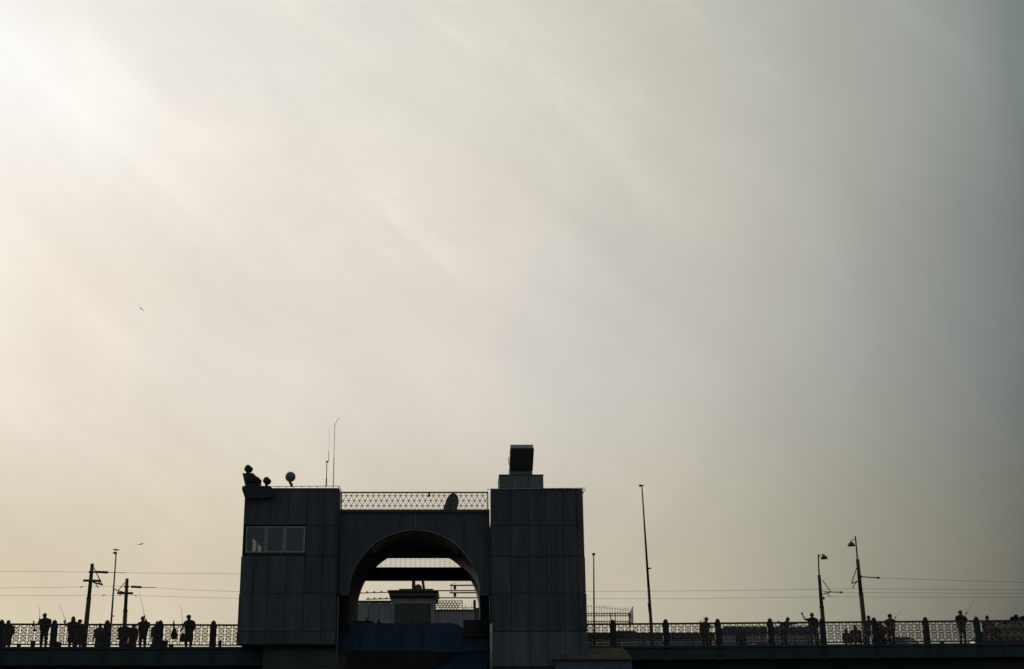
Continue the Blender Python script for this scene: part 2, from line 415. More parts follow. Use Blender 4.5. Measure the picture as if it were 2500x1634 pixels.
# side faces with their own panels
for (xx, sg, rows) in ((xL0 - .02, -1, rowsL), (xR1 + .02, 1, rowsR), (xL1 - .008, 1, rowsL), (xR0 - .008, -1, rowsR)):
    for r in range(len(rows) - 1):
        if sg < 0 and rows is rowsL and r == 1: continue
        z1, z0 = Z(rows[r], YF), Z(rows[r + 1], YF)
        for c in range(5):
            if xx in (xL1 - .008, xR0 - .008):
                t0, t1 = xx - .02, xx + .02
            else: t0, t1 = (xx - .0, xx + .06) if sg < 0 else (xx - .06, xx)
            y0 = YF + .125 + c * (YB - YF - .15) / 5; y1 = y0 + (YB - YF - .15) / 5 - .03
            if sg == 1 and rows is rowsL or sg == -1 and rows is rowsR:
                if r == 0: continue
            m = MB(); m.box(t0, t1, y0, y1, z0 + .016, z1 - .016); m.build('panel', PANEL, gate)
# control-room windows, front: three panes and a corner light; left side glazed too
zf0, zf1 = Z(1349.5, YF), Z(1285.5, YF)
def window(x0, x1, z0, z1, fr=.045, y=YF):
    m = MB(); d0, d1 = y - .015, y + .07
    m.box(x0, x1, d0, d1, z1 - fr, z1); m.box(x0, x1, d0, d1, z0, z0 + fr)
    m.box(x0, x0 + fr, d0, d1, z0 + fr, z1 - fr); m.box(x1 - fr, x1, d0, d1, z0 + fr, z1 - fr)
    w = m.build('window', FRAME, gate)
    g = MB(); g.box(x0 + fr, x1 - fr, y + .025, y + .031, z0 + fr, z1 - fr); p = g.build('pane', GLASS, w)
for a, b in ((600, 649), (650, 693.5), (695, 744.5)):
    window(X(a, YF, 1320), X(b, YF, 1320), zf0, zf1, .07 if a == 695 else .06)
m = MB(); xc = X(600, YF, 1320)
m.box(xL0, xc, YF, YF + .2, zw0 + .0, zw1, .01); m.build('corner_post', SOFFIT, gate)
m = MB(); m.box(xc, X(744.5, YF, 1320), YF + .005, YF + .25, zw0 - .03, zf0 - .002); m.build('sill', CORE, gate)
# side glazing: mullions and panes along the depth
yy = [YF + .2, YF + 1.2, YF + 2.7, YF + 4.6, YB - .15]
for i in range(4):
    y0, y1 = yy[i], yy[i + 1]; m = MB(); t0, t1 = xL0 - .01, xL0 + .06; fr = .09 if i else .05
    if i == 1: 
        MB().box(t0, t1, y0, y1, zw0, zw1).build('panel', PANEL, gate); continue
    m.box(t0, t1, y0, y1, zw1 - fr, zw1); m.box(t0, t1, y0, y1, zw0, zw0 + .08)
    m.box(t0, t1, y0, y0 + fr, zw0 + .08, zw1 - fr); m.box(t0, t1, y1 - fr, y1, zw0 + .08, zw1 - fr)
    w = m.build('window', FRAME, gate)
    MB().box(xL0 + .02, xL0 + .026, y0 + fr, y1 - fr, zw0 + .08, zw1 - fr).build('pane', GLASS, w)
# arch wall between the towers
AY = 67.4; ac = at(1011, 1457, AY); AR = 161 * AY / (F * CP + (1457 - 817) * SP)
xa0, xa1 = X(823.5, YF) , X(1198, YF)
zab, zat = Z(1450, AY), Z(1253.5, AY)
def archpoly(x0, x1, zlow, ztop, r, cx, cz, n=40):
    th0 = math.asin(max(-1, min(1, (max(zlow, cz) - cz) / r)))
    pts = [(cx + r * math.cos(t), cz + r * math.sin(t)) for t in [th0 + (math.pi - 2 * th0) * k / n for k in range(n + 1)]]
    return pts
def archwall(y0, y1, x0, x1, zlow, ztop, name, mt):
    m = MB(); pts = archpoly(x0, x1, zlow, ztop, AR, ac.x, ac.z)
    m2 = []
    # quads from arch curve up to the top, plus jambs
    half = len(pts)
    for k in range(half - 1):
        (xa_, za_), (xb_, zb_) = pts[k], pts[k + 1]
        m.prism([(xa_, za_), (xa_, ztop), (xb_, ztop), (xb_, zb_)], y0, y1)
    m.box(pts[0][0], x1, y0, y1, zlow, ztop); m.box(x0, pts[-1][0], y0, y1, zlow, ztop)
    bm = bmesh.new(); vs = [bm.verts.new(v) for v in m.v]
    for f in m.f: bm.faces.new([vs[i] for i in f])
    bmesh.ops.remove_doubles(bm, verts=bm.verts, dist=1e-4)
    # drop the inner walls shared by neighbouring slices
    seen = {}
    for f in list(bm.faces):
        k = tuple(sorted(v.index for v in f.verts)) if False else tuple(sorted(round(c, 3) for v in f.verts for c in v.co))
        seen.setdefault(k, []).append(f)
    bmesh.ops.delete(bm, geom=[f for g in seen.values() if len(g) > 1 for f in g], context='FACES')
    bmesh.ops.recalc_face_normals(bm, faces=bm.faces)
    me = bpy.data.meshes.new(name); bm.to_mesh(me); bm.free(); me.materials.append(mt)
    me.transform(Matrix.Translation(-wloc(gate)))
    o = bpy.data.objects.new(name, me); col.objects.link(o); o.parent = gate; return o
xc0, xc1 = at(828, 1350, AY).x, at(1191, 1350, AY).x
jx = ac.x + .02
archwall(AY, AY + .45, xa0 + .03, xa1 - .03, zab, zat, 'arch_wall', ARCHW)
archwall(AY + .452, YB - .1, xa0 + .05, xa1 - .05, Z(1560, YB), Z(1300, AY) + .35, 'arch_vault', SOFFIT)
m = MB(); tp_ = [math.radians(a) for a in range(48, 136, 4)]
m.prism([(ac.x + (AR - .015) * math.cos(t), ac.z + (AR - .015) * math.sin(t)) for t in tp_] + [(ac.x + (AR - .05) * math.cos(t), ac.z + (AR - .05) * math.sin(t)) for t in tp_[::-1]], AY + .3, 69.58)
m.build('ceiling_lining', CEIL, gate)
# moulded rim of the arch, keystone joint and spring ledges
m = MB(); pts = archpoly(0, 0, zab, 0, AR - .0, ac.x, ac.z)
m.tube([(x, AY - .02, z) for x, z in [(ac.x + (AR + .035) * (p[0] - ac.x) / AR, ac.z + (AR + .035) * (p[1] - ac.z) / AR) for p in pts]], .035, 6)
m.build('arch_rim', PENT, gate, True)
m = MB(); m.box(jx - .035, jx + .035, AY - .025, AY + .01, Z(1290, AY), zat - .02); m.build('joint_cover', PENT, gate)
for a, b in ((1173, 1193), (832, 850)):
    m = MB(); m.box(at(a, 1450, AY).x, at(b, 1450, AY).x, AY - .05, AY + .3, zab - .07, zab - .004, .01); m.build('spring_ledge', PENT, gate)
m = MB(); m.box(xa0 + .03, xa1 - .03, AY - .09, AY + .55, zat + .002, Z(1244.5, AY), .02); m.build('coping', COPING, gate)
# beams across the far side of the arch
def beam(y0p, y1p, Yb, nm='beam'):
    m = MB(); m.box(at(845, 1400, Yb).x, at(1178, 1400, Yb).x, Yb, Yb + .5, Z(y1p, Yb), Z(y0p, Yb), .02); return m.build(nm, SOFFIT, gate)
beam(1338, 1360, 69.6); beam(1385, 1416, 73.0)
m = MB(); Yn = 73.2
for k in range(-9, 10):
    x = at(1014 + k * 12.0, 1372, Yn).x; pts = []
    for j in range(9):
        z = Z(1386 - j * 3.2, Yn); pts.append((x + (.012 if j % 2 else -.012), Yn, z))
    m.tube(pts, .0085, 4)
for j in range(6):
    z = Z(1383 - j * 4.2, Yn); m.tube([(at(900, 1372, Yn).x, Yn, z), (at(1130, 1372, Yn).x, Yn, z)], .0035, 4)
m.build('wire_mesh', IRON, gate)
# roof lattice: equilateral triangles
YL = 67.55
x0, x1 = at(834, 1222, YL).x, at(1190.5, 1222, YL).x; zT, zB = Z(1202.5, YL), Z(1245.5, YL)
rowz = [Z(v, YL) for v in (1210.8, 1222.9, 1235.0)]; s_ = 13.35 / 1 * YL / (F * CP + 405 * SP); rh = rowz[0] - rowz[1]
m = MB(); r = .016
for z in rowz: m.tube([(x0, YL, z), (x1, YL, z)], r * .8, 4)
xn = at(1018, 1222, YL).x
slope = rh / (s_ / 2)
k = -40
while k < 60:
    bx = xn + k * s_                                 # nodes of the first row
    for sg in (1, -1):
        ax_ = bx + sg * (zB - rowz[0]) / slope; ex_ = bx + sg * (zT - rowz[0]) / slope
        a = Vector((ax_, YL, zB)); b = Vector((ex_, YL, zT))
        lo, hi = 0., 1.
        dx = b.x - a.x
        for lim, side in ((x0, 'lo'), (x1, 'hi')):
            t = (lim - a.x) / dx
            if (dx > 0) == (side == 'lo'): lo = max(lo, t)
            else: hi = min(hi, t)
        if hi - lo > .02: m.tube([a.lerp(b, lo), a.lerp(b, hi)], r, 4)
    for rz_, off in ((rowz[0], 0), (rowz[1], .5), (rowz[2], 0)):
        xx = bx + off * s_
        if x0 < xx < x1: m.box(xx - .03, xx + .03, YL - .018, YL + .018, rz_ - .03, rz_ + .03)
    k += 1
lt = m.build('roof_lattice', IRON, gate)
m = MB(); m.box(x0 - .03, x1 + .03, YL - .03, YL + .03, zT - .03, zT + .03)
m.box(x0 - .035, x0 + .02, YL - .03, YL + .03, zB, zT - .032); m.box(x1 - .02, x1 + .035, YL - .03, YL + .03, zB, zT - .032)
m.build('lattice_frame', IRON, gate)
# lightning-rail strips round the tower roofs
def roofrail(pxs, pye, label=None):
    m = MB(); Yq = YF - .04
    for q in pxs: m.tube([at(a, b, Yq) for a, b in q], .016, 5)
    m.build('roof_rail', SILVER, gate)
roofrail([[(665, 1188), (826, 1187), (829, 1188), (834, 1201)], [(826, 1187.5), (830, 1199)]] + [[(x, 1188), (x, 1193)] for x in range(680, 820, 19)], 0)
roofrail([[(1190.5, 1243), (1190.5, 1195), (1300, 1193), (1430, 1191.8), (1420, 1213)], [(1427, 1197), (1419, 1212)], [(1420, 1193), (1429, 1199)]] + [[(x, 1193), (x, 1197)] for x in range(1210, 1425, 21)], 0)
m = MB(); m.box(xL0 + .02, X(756, YF), YF - .03, YB, zt - .018, zt + .02, .01); m.box(X(756, YF) + .001, xL1 - .005, YF - .03, YF + 1.0, zt - .018, zt + .02, .01); m.box(xR0 + 1.2, xR1 + .0, YF - .03, YB, Z(1195, YF) + .002, Z(1195, YF) + .035, .01); m.box(xR0 + .02, xR0 + 1.198, YF - .03, YF + 1.0, Z(1195, YF) + .002, Z(1195, YF) + .035, .01)
m.build('roof_edge', COPING, gate)
# corner gallery on the left tower
m = MB(); poly = [(590.5, 1195), (592, 1186.5), (661, 1186.5), (665, 1192), (665, 1213), (640, 1217), (598, 1217)]
m.prism([(at(a, b, YF - .35).x, at(a, b, YF - .35).z) for a, b in poly], YF - .35, YF + .9); m.build('corner_gallery', IRONB, gate)
# base of the left tower and its pale hatch
m = MB(); m.box(at(642, 1600, 67.6).x, at(822, 1600, 67.6).x, 67.6, YB, -1, Z(1575.5, 67.6)); m.build('base', CONC, gate)
m = MB(); m.prism([(at(589, 1577, 67.2).x, Z(1574, 67.2)), (at(823, 1577, 67.2).x, Z(1574, 67.2)), (at(823, 1577, 67.2).x, Z(1579, 67.2)), (at(640, 1577, 67.2).x, Z(1579, 67.2))], 67.15, YB - .2)
m.build('underside', CORE, gate)
m = MB(); m.box(at(765, 1600, 67.6).x, at(807, 1600, 67.6).x, 67.56, 67.598, Z(1626, 67.6), Z(1584, 67.6), .01); m.build('hatch', PANEL, gate)
m = MB(); m.box(xR0, at(1434, 1630, YF).x, YF + .1, YB, -1, Z(1629, YF)); m.build('base', CONC, gate)
# white drain pipe on the inner edge of the right tower, thin edge strip above it
m = MB(); m.tube([at(1199, 1636, YF - .06), at(1199.5, 1523, YF - .06)], .058, 10); m.build('drain_pipe', WHITE, gate, True)
m = MB(); m.tube([at(1195.5, 1520, YF + .02), at(1195, 1455, YF + .02)], .014, 6); m.build('edge_strip', FRAME, gate, True)
m = MB(); m.tube([at(822, 1640, YF + .02), at(826, 1456, YF + .02)], .03, 6); m.build('edge_strip', PENT, gate, True)

# dark pier body behind and below the arch
m = MB(); m.box(xL1 - 3, xR0 + 3, 75.2, 82, -1, Z(1572, 75.2)); tag(m.build('bridge_pier', CONC), 'dark pier body in the deep shade below the blue girder', 'pier')
# blue girder across the opening
Yg = 68.7
poly = [(826, 1588), (826, 1524), (858, 1522), (955, 1521.5), (1105, 1521.5), (1122, 1527), (1131, 1534), (1131, 1531), (1192, 1531), (1192, 1588)]
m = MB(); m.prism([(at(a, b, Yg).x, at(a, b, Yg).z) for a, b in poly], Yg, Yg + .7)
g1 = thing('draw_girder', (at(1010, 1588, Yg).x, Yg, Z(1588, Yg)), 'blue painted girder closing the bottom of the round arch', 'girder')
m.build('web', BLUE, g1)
m = MB(); m.box(at(826, 1580, Yg).x, at(1192, 1580, Yg).x, Yg - .12, Yg - .002, Z(1590, Yg), Z(1586, Yg)); m.build('flange', BLUE, g1)
for px in (880, 930, 980, 1030, 1080, 1130):
    m = MB(); m.box(at(px, 1550, Yg).x - .02, at(px, 1550, Yg).x + .02, Yg - .1, Yg - .002, Z(1585.8, Yg), Z(1535, Yg)); m.build('stiffener', BLUE, g1)
m = MB(); m.box(at(1131, 1520, 68.5).x, at(1188, 1520, 68.5).x, 68.3, 68.69, Z(1556, 68.5), Z(1515, 68.5), .02)
tag(m.build('machinery_box', BLACK), 'black machinery box on the right end of the blue girder', 'box')
m = MB(); m.box(at(862, 1520, 68.9).x, at(912, 1520, 68.9).x, 68.75, 69.2, Z(1523, 68.9), Z(1517, 68.9), .02)
tag(m.build('cable_tray', BLACK), 'low black cable tray on the left end of the blue girder', 'tray')
m = MB(); m.box(at(930, 1520, 68.9).x, at(955, 1520, 68.9).x, 68.9, 69.1, Z(1521.4, 68.9), Z(1518, 68.9), .01)
tag(m.build('barrier_plate', SILVER), 'short pale barrier plate lying on the blue girder beside the kiosk', 'plate')
for px, py, lb in ((896, 1515, 'small red lamp on the black cable tray under the arch'), (925, 1517, 'small red lamp beside the pale barrier plate under the arch')):
    o = at(px, py + (2.5 if px < 900 else 4.5), 69.0); t = thing('warning_lamp', o, lb, 'lamp', 'red lamps under the arch')
    MB().lathe([(.10, 0), (.10, .04), (.05, .06)], o).build('lamp_base', BLACK, t)
    MB().lathe([(.045, .05), (.07, .09), (.06, .16), (.02, .19)], o).build('lens', REDM, t, True)
# blue stair flank in front of the pier, lower right of the opening
Ys = 70.2
poly = [(1040, 1650), (1085, 1625), (1150, 1583), (1188, 1556), (1197, 1556), (1197, 1700), (1040, 1700)]
st = thing('stair_flight', at(1120, 1700, Ys), 'blue painted stair flank rising to the right below the arch', 'stairs')
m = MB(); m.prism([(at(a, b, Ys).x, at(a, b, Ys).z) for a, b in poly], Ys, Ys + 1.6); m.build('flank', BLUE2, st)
m = MB(); m.tube([at(1040, 1649, Ys - .03), at(1188, 1555.5, Ys - .03)], .035, 6); m.build('stringer_edge', BLUE2, st)
for k in range(7):
    a = at(1070 + k * 18, 1700, Ys - .01); t = at(1070 + k * 18, 1636 - k * 11.6 + 8, Ys)
    m = MB(); m.box(t.x - .012, t.x + .012, Ys - .02, Ys - .002, Z(1690, Ys), t.z); m.build('seam', BLUE, st)
# pale control cabinet hung inside the right jamb
Yc = 70.8
cb = thing('control_cabinet', at(1168, 1516, Yc), 'pale grey control cabinet inside the right jamb of the arch', 'cabinet')
m = MB(); m.box(at(1156, 1500, Yc).x, at(1181, 1500, Yc).x, Yc, Yc + .5, Z(1516, Yc), Z(1484, Yc), .02); m.build('cabinet_body', GREYW, cb)
m = MB(); m.box(at(1168, 1500, Yc).x, at(1169, 1500, Yc).x, Yc - .012, Yc - .001, Z(1515, Yc), Z(1485, Yc)); m.build('door_edge', PENT, cb)
# ------------------------------------------------------------------ things on the roofs
def drum_light(px, py, rpx, ax, base_py, Y, label, group, double=False):
    o = at(px, py, Y); k = Y / (F * CP + 350 * SP); R_ = rpx * k
    t = thing('floodlight', at(px + 1, base_py, Y), label, 'floodlight', group)
    a = Vector(ax).normalized()
    MB().lathe([(R_ * .55, -.16), (R_ * .92, -.10), (R_, -.03), (R_, .03), (R_ * .9, .06), (R_ * .2, .075)], o, a, 18).build('lamp_head', BLACK, t, True)
    b = o - a * .14
    MB().lathe([(R_ * .3, -.12), (R_ * .86, -.09), (R_ * .9, .0), (R_ * .6, .06)], b, a, 16).build('reflector_housing', BLACK, t, True)
    MB().tube([o + Vector((0, .05, -R_ * .7)), at(px + 1.5, base_py, Y)], R_ * .5, 8, R_ * .42).build('neck', BLACK, t, True)
drum_light(604, 1143.5, 9.0, (-.62, -.75, .25), 1158, 66.9, 'round black floodlight crowning the loudspeaker box', 'round black floodlights on the corner gallery')
drum_light(625.5, 1172.5, 8.8, (-.62, -.75, .35), 1187, 66.95, 'round black floodlight leaning against the loudspeaker box', 'round black floodlights on the corner gallery')
drum_light(649.5, 1172.5, 8.4, (-.55, -.8, .3), 1187, 66.9, 'round black floodlight on the right end of the corner gallery', 'round black floodlights on the corner gallery')
m = MB(); poly = [(592.5, 1156.5), (618.5, 1156.0), (634, 1171), (634, 1186.3), (599, 1186.3)]
t = thing('loudspeaker', at(612, 1186.3, YF), 'wedge-shaped dark loudspeaker box on the left corner gallery', 'loudspeaker')
m.prism([(at(a, b, YF).x, at(a, b, YF).z) for a, b in poly], YF - .1, YF + .6); m.build('box', IRON, t)
MB().lathe([(.17, 0), (.2, -.02), (.14, -.04)], at(611, 1171, YF - .1), (0, 1, 0), 16).build('horn', BLACK, t, True)
# white-grey dome on a bent neck
Yd = 68.0; o = at(709, 1164.5, Yd); k = Yd / (F * CP + 350 * SP)
t = thing('radar_dome', at(711.5, 1188, Yd), 'round ball-shaped radome on a bent neck on the left roof', 'radome')
MB().ball(o, 12.6 * k, n=28).build('dome', PENT, t, True)
MB().tube([at(707, 1176, Yd), at(709, 1180, Yd), at(712, 1183, Yd), at(711.5, 1189, Yd)], .065, 10, .075).build('neck', IRON, t, True)
# antennas
t = thing('whip_antenna', at(797, 1188, 67.5), 'short antenna mast with side knob and hair-thin whip', 'antenna')
MB().tube([at(796.5, 1188, 67.5), at(797, 1168, 67.5)], .032, 8).build('base', IRON, t)
MB().tube([at(797, 1168, 67.5), at(798, 1128, 67.5)], .02, 8).build('mast', IRON, t)
MB().ball(at(798.5, 1127.5, 67.5), .05, (1.2, 1, .9)).build('knob', IRON, t, True)
MB().tube([at(799, 1129, 67.5), at(801.5, 1128, 67.5), at(802.5, 1120, 67.5), at(803, 1100, 67.5)], .014, 6).build('bent_arm', IRON, t)
MB().tube([at(803, 1100, 67.5), at(803.5, 1045, 67.5)], .005, 5, .003).build('whip', IRON, t)
t = thing('tall_antenna', at(814, 1188, 67.6), 'tallest antenna rod on the left roof, its tip bent right', 'antenna')
MB().tube([at(813.8, 1188, 67.6), at(815.5, 1116, 67.6)], .02, 8).build('mast', IRON, t)
MB().tube([at(815.5, 1116, 67.6), at(817.3, 1040, 67.6), at(818.5, 1036, 67.6), at(827.5, 1020.5, 67.6)], .013, 6, .011).build('rod', IRON, t)
# satellite dish behind the roof lattice
Yd = 68.3; o = at(1101, 1231, Yd)
t = thing('satellite_dish', at(1101, 1247, Yd), 'dark satellite dish standing behind the roof lattice', 'satellite dish')
R_ = .56; prof = [(.001, .14), (.2, .12), (.4, .06), (.52, .0), (R_, -.04), (R_, -.07), (.5, -.02), (.3, .04), (.001, .08)]
d = MB().lathe(prof, o, (-.82, .5, .28), 26); d.build('dish', GREYW, t, True)
MB().tube([at(1101, 1247, Yd), o], .04, 8).build('stand', IRON, t)
MB().box(at(1083, 1238, Yd).x, at(1088, 1238, Yd).x, Yd - .06, Yd + .06, Z(1246, Yd), Z(1236, Yd)).build('receiver', IRON, t)
m = MB(); o = at(1048, 1206, 67.45); m.box(o.x - .045, o.x + .045, 67.4, 67.5, at(1048, 1213, 67.45).z, o.z + .03, .01); tag(m.build('clamp_lamp', BLACK), 'little black lamp clamped high on the roof lattice', 'lamp')
# penthouse and sign lantern on the right tower
Yp = 67.5
t = thing('roof_cabin', at(1273, 1196, Yp), 'low panelled plant cabin on the right tower roof', 'plant cabin')
zz0, zz1 = Z(1196, Yp), Z(1159.5, Yp)
cs = [1218.5, 1255.5, 1291, 1327]
for i in range(3):
    a, b = at(cs[i], 1175, Yp).x, at(cs[i + 1], 1175, Yp).x
    MB().box(a + .008, b - .008, Yp, Yp + .06, zz0, zz1 - .02, .01).build('panel', PENT, t)
MB().box(at(cs[0], 1175, Yp).x + .02, at(cs[3], 1175, Yp).x - .02, Yp + .05, Yp + 2.2, zz0, zz1 - .03).build('wall', CORE, t)
MB().box(at(cs[0], 1175, Yp).x - .01, at(cs[3], 1175, Yp).x + .01, Yp - .03, Yp + 2.25, zz1 - .02, zz1 + .015, .01).build('roof', COPING, t)
MB().tube([at(1256.5, 1163, Yp - .01), at(1257, 1193, Yp - .01)], .014, 6).build('edge_strip', SILVER, t)
MB().tube([at(1217, 1171, Yp), at(1216.5, 1193, Yp)], .02, 6).build('side_pipe', SILVER, t)
t = thing('sign_lantern', at(1272, 1159, Yp + .3), 'tall black box signal on the right roof with a silver top', 'signal box')
Yq = Yp + .3
pr = lambda poly, y0, y1: MB().prism([(at(a, b, Yq).x, at(a, b, Yq).z) for a, b in poly], y0, y1)
pr([(1243.5, 1148.5), (1300.5, 1148.5), (1303.5, 1096), (1245.5, 1096)], Yq - .15, Yq + 1.0).build('housing', BLACK, t)
pr([(1248, 1144), (1296, 1144), (1299, 1100), (1250, 1100)], Yq - .17, Yq - .152).build('louvre_face', BLACK, t)
pr([(1245, 1095.7), (1302, 1095.7), (1301, 1086.5), (1246, 1086.5)], Yq - .05, Yq + .9).build('top_hood', SILVER, t)
pr([(1244, 1159), (1300.5, 1159), (1299, 1148.7), (1245, 1148.7)], Yq - .0, Yq + .9).build('neck', PENT, t)
MB().tube([at(1241.5, 1116, Yq), at(1242.5, 1134, Yq), at(1246, 1136, Yq)], .02, 6).build('bracket', SILVER, t)

# ------------------------------------------------------------------ second gatehouse seen through the arch
Y2 = 98.0
g2 = thing('far_gatehouse', at(1010, 1640, Y2), 'pale grey gatehouse across the bridge, seen through the arch', 'gatehouse')
def q(x0, x1, y0, y1, nm, mt, Yn=Y2, d=.1, b=.02, yo=0):
    return MB().box(at(x0, 1490, Yn).x, at(x1, 1490, Yn).x, Yn - yo, Yn + d, Z(y1, Yn), Z(y0, Yn), b).build(nm, mt, g2)
cs = [700, 760, 800, 840, 874, 900, 927, 955.5]
for i in range(len(cs) - 1): q(cs[i] + .5, cs[i + 1] - .5, 1470 + (i % 2) * .5, 1640, 'panel', GREYW, yo=random.uniform(0, .03))
q(700, 957, 1474, 1645, 'wall', CORE, d=4, yo=-.06)
q(700, 957, 1466.8, 1470.5, 'coping', COPING, d=.5, yo=.08)
# central kiosk
q(957, 1062, 1463, 1640, 'kiosk_wall', GREYW, d=3, yo=.7, b=.03)
q(952, 1068, 1450, 1462, 'cornice', IRON, d=3.3, yo=1.1, b=.06); q(948, 1071, 1446, 1449.7, 'cornice', IRON, d=3.4, yo=1.25, b=.02); q(975, 1058, 1441.5, 1445.7, 'roof_slab', IRON, d=3, yo=.9)
q(960, 1062, 1455.5, 1456.3, 'moulding', FRAME, d=-1.1, yo=1.13, b=0)
fr = MB()
for a, b, c, d in ((961, 1054, 1472, 1473.5), (961, 963, 1473.5, 1640), (1052, 1054, 1473.5, 1640)):
    fr.box(at(a, 1490, Y2 - .8).x, at(b, 1490, Y2 - .8).x, Y2 - .78, Y2 - .702, Z(d, Y2 - .8), Z(c, Y2 - .8))
fr.build('door_frame', FRAME, g2)
q(963.5, 1051.5, 1474, 1640, 'door', DOORM, Y2 - .72, d=.01, yo=.02)
# legs of a mast on the kiosk roof
m = MB(); m.tube([at(1014, 1446, Y2 - .3), at(1010, 1420, Y2 - .3), at(1010, 1411, Y2 - .3)], .1, 8); m.tube([at(1036, 1446, Y2 - .3), at(1031, 1411, Y2 - .3)], .1, 8)
m.box(at(1012, 1435, Y2).x, at(1030, 1435, Y2).x, Y2 - .5, Y2, Z(1446, Y2), Z(1433, Y2), .08); m.box(at(1006, 1435, Y2).x, at(1014, 1435, Y2).x, Y2 - .5, Y2, Z(1444, Y2), Z(1411, Y2), .05); m.ball(at(1021, 1434, Y2 - .25), .22); m.box(at(1012, 1435, Y2).x, at(1030, 1435, Y2).x, Y2 - .4, Y2 - .2, Z(1420, Y2), Z(1418, Y2)); m.build('mast', IRON, g2)
# rails with knobs, left
for (a, ya, b, yb, n) in ((872, 1448.5, 976, 1445.5, 6), (893, 1463.5, 952, 1462, 4)):
    m = MB(); m.tube([at(a, ya, Y2 - .5), at(b, yb, Y2 - .5)], .035, 6)
    for i in range(n):
        f_ = (i + .4) / n; p = at(a + (b - a) * f_, ya + (yb - ya) * f_, Y2 - .5); m.lathe([(.06, 0), (.06, .09), (.02, .11)], p, n=8)
    m.build('pipe_rail', IRON, g2)
# right: low wall, small lattice, spiked strip, post
q(1062, 1300, 1492, 1640, 'side_wall', GREYW, d=2, yo=.02); q(1062, 1300, 1488.5, 1491.8, 'coping', COPING, d=.4, yo=.1)
m = MB(); xa_, xb_ = at(1062, 1480, Y2).x, at(1129, 1480, Y2).x; z0, z1 = Z(1488.5, Y2), Z(1467, Y2)
for z in (z1, Z(1473, Y2), Z(1478, Y2), Z(1483, Y2)): m.tube([(xa_, Y2, z), (xb_, Y2, z)], .028, 4)
sx_ = 7.4 * Y2 / 3464
kx = xa_ - .6
while kx < xb_ + .6:
    for sg in (1, -1):
        a, b = Vector((kx, Y2, z0)), Vector((kx + sg * .36, Y2, z1))
        if xa_ <= min(a.x, b.x) and max(a.x, b.x) <= xb_: m.tube([a, b], .028, 4)
    kx += sx_
m.tube([(xb_, Y2, z0), (xb_, Y2, z1)], .03, 4); m.build('roof_lattice', IRON, g2)
m = MB(); m.tube([at(1129, 1484, Y2), at(1156, 1483, Y2)], .02, 4)
for px in range(1131, 1157, 4): m.tube([at(px, 1490, Y2), at(px + 1.5, 1483.5, Y2)], .018, 4)
m.tube([at(1136, 1492, Y2), at(1137, 1476, Y2)], .02, 5); m.tube([at(1152, 1484, Y2), at(1152, 1475, Y2)], .015, 5)
m.build('spike_strip', IRON, g2)
q(1155.5, 1162, 1465, 1492, 'stub_post', IRON, d=.3, yo=.05)
# balcony with spiked iron fence that juts out right of the near tower
Yv = 97.0
m = MB(); m.box(at(1300, 1527, Yv).x, at(1540, 1527, Yv).x, Yv - .02, Yv + .04, Z(1526.5, Yv), Z(1524, Yv)); zs = []
for py in (1497.5, 1504, 1517, 1524.8):
    m.box(at(1300, 1510, Yv).x, at(1537, 1510, Yv).x, Yv - .03, Yv + .03, Z(py + .9, Yv), Z(py - .9, Yv))
for (a, b) in ((1491, 1), (1502, 1), (1537, 1.7)):
    m.box(at(a - b, 1510, Yv).x, at(a + b, 1510, Yv).x, Yv - .04, Yv + .04, Z(1530 if a < 1530 else 1533, Yv), Z(1496, Yv))
px = 1430.5; i = 0
while px < 1535:
    h = 1482.5 + max(0, (px - 1450)) * .11 + random.uniform(-1.5, 1.5)
    a = at(px, 1497, Yv); b = at(px, h, Yv)
    m.tube([at(px, 1524, Yv), b], .012, 4); m.lathe([(.005, -.02), (.035, .05), (.002, .16)], b, n=6)
    for zc in (1500.8, 1521): 
        c = at(px + 3.2, zc, Yv); m.tube([(c.x + .07 * math.cos(t), Yv, c.z + .075 * math.sin(t)) for t in [math.pi * k / 4 for k in range(9)]], .016, 4, cap=False)
    px += 6.45
m.build('spiked_fence', IRON, g2)
m = MB(); pts = []
for i in range(230):
    t_ = i / 229; pp = at(1462 + 80 * t_, 1487 - 3.5 * math.sin(t_ * 7), Yv); aa = t_ * 2 * math.pi * 11
    pts.append(pp + Vector((.08 * math.sin(aa * 1.0), .12 * math.cos(aa), .16 * math.sin(aa))))
m.tube(pts, .006, 4); m.build('razor_wire', SILVER, g2)
m = MB(); m.add([at(1537, 1495, Yv), at(1544.5, 1480.5, Yv - 1.2), at(1545.5, 1524, Yv - 1.2), at(1538, 1525, Yv),
                 at(1538.5, 1495, Yv + .1), at(1545.6, 1480.5, Yv - 1.1), at(1546.6, 1524, Yv - 1.1), at(1539.5, 1525, Yv + .1)],
                [(0, 1, 2, 3), (7, 6, 5, 4), (0, 4, 5, 1), (1, 5, 6, 2), (2, 6, 7, 3), (3, 7, 4, 0)])
m.build('end_panel', SIGNF, g2)
MB().box(at(1300, 1527, Yv).x, at(1420, 1527, Yv).x, Yv, Yv + 3, Z(1640, Yv), Z(1529, Yv)).build('wall', GREYW, g2)

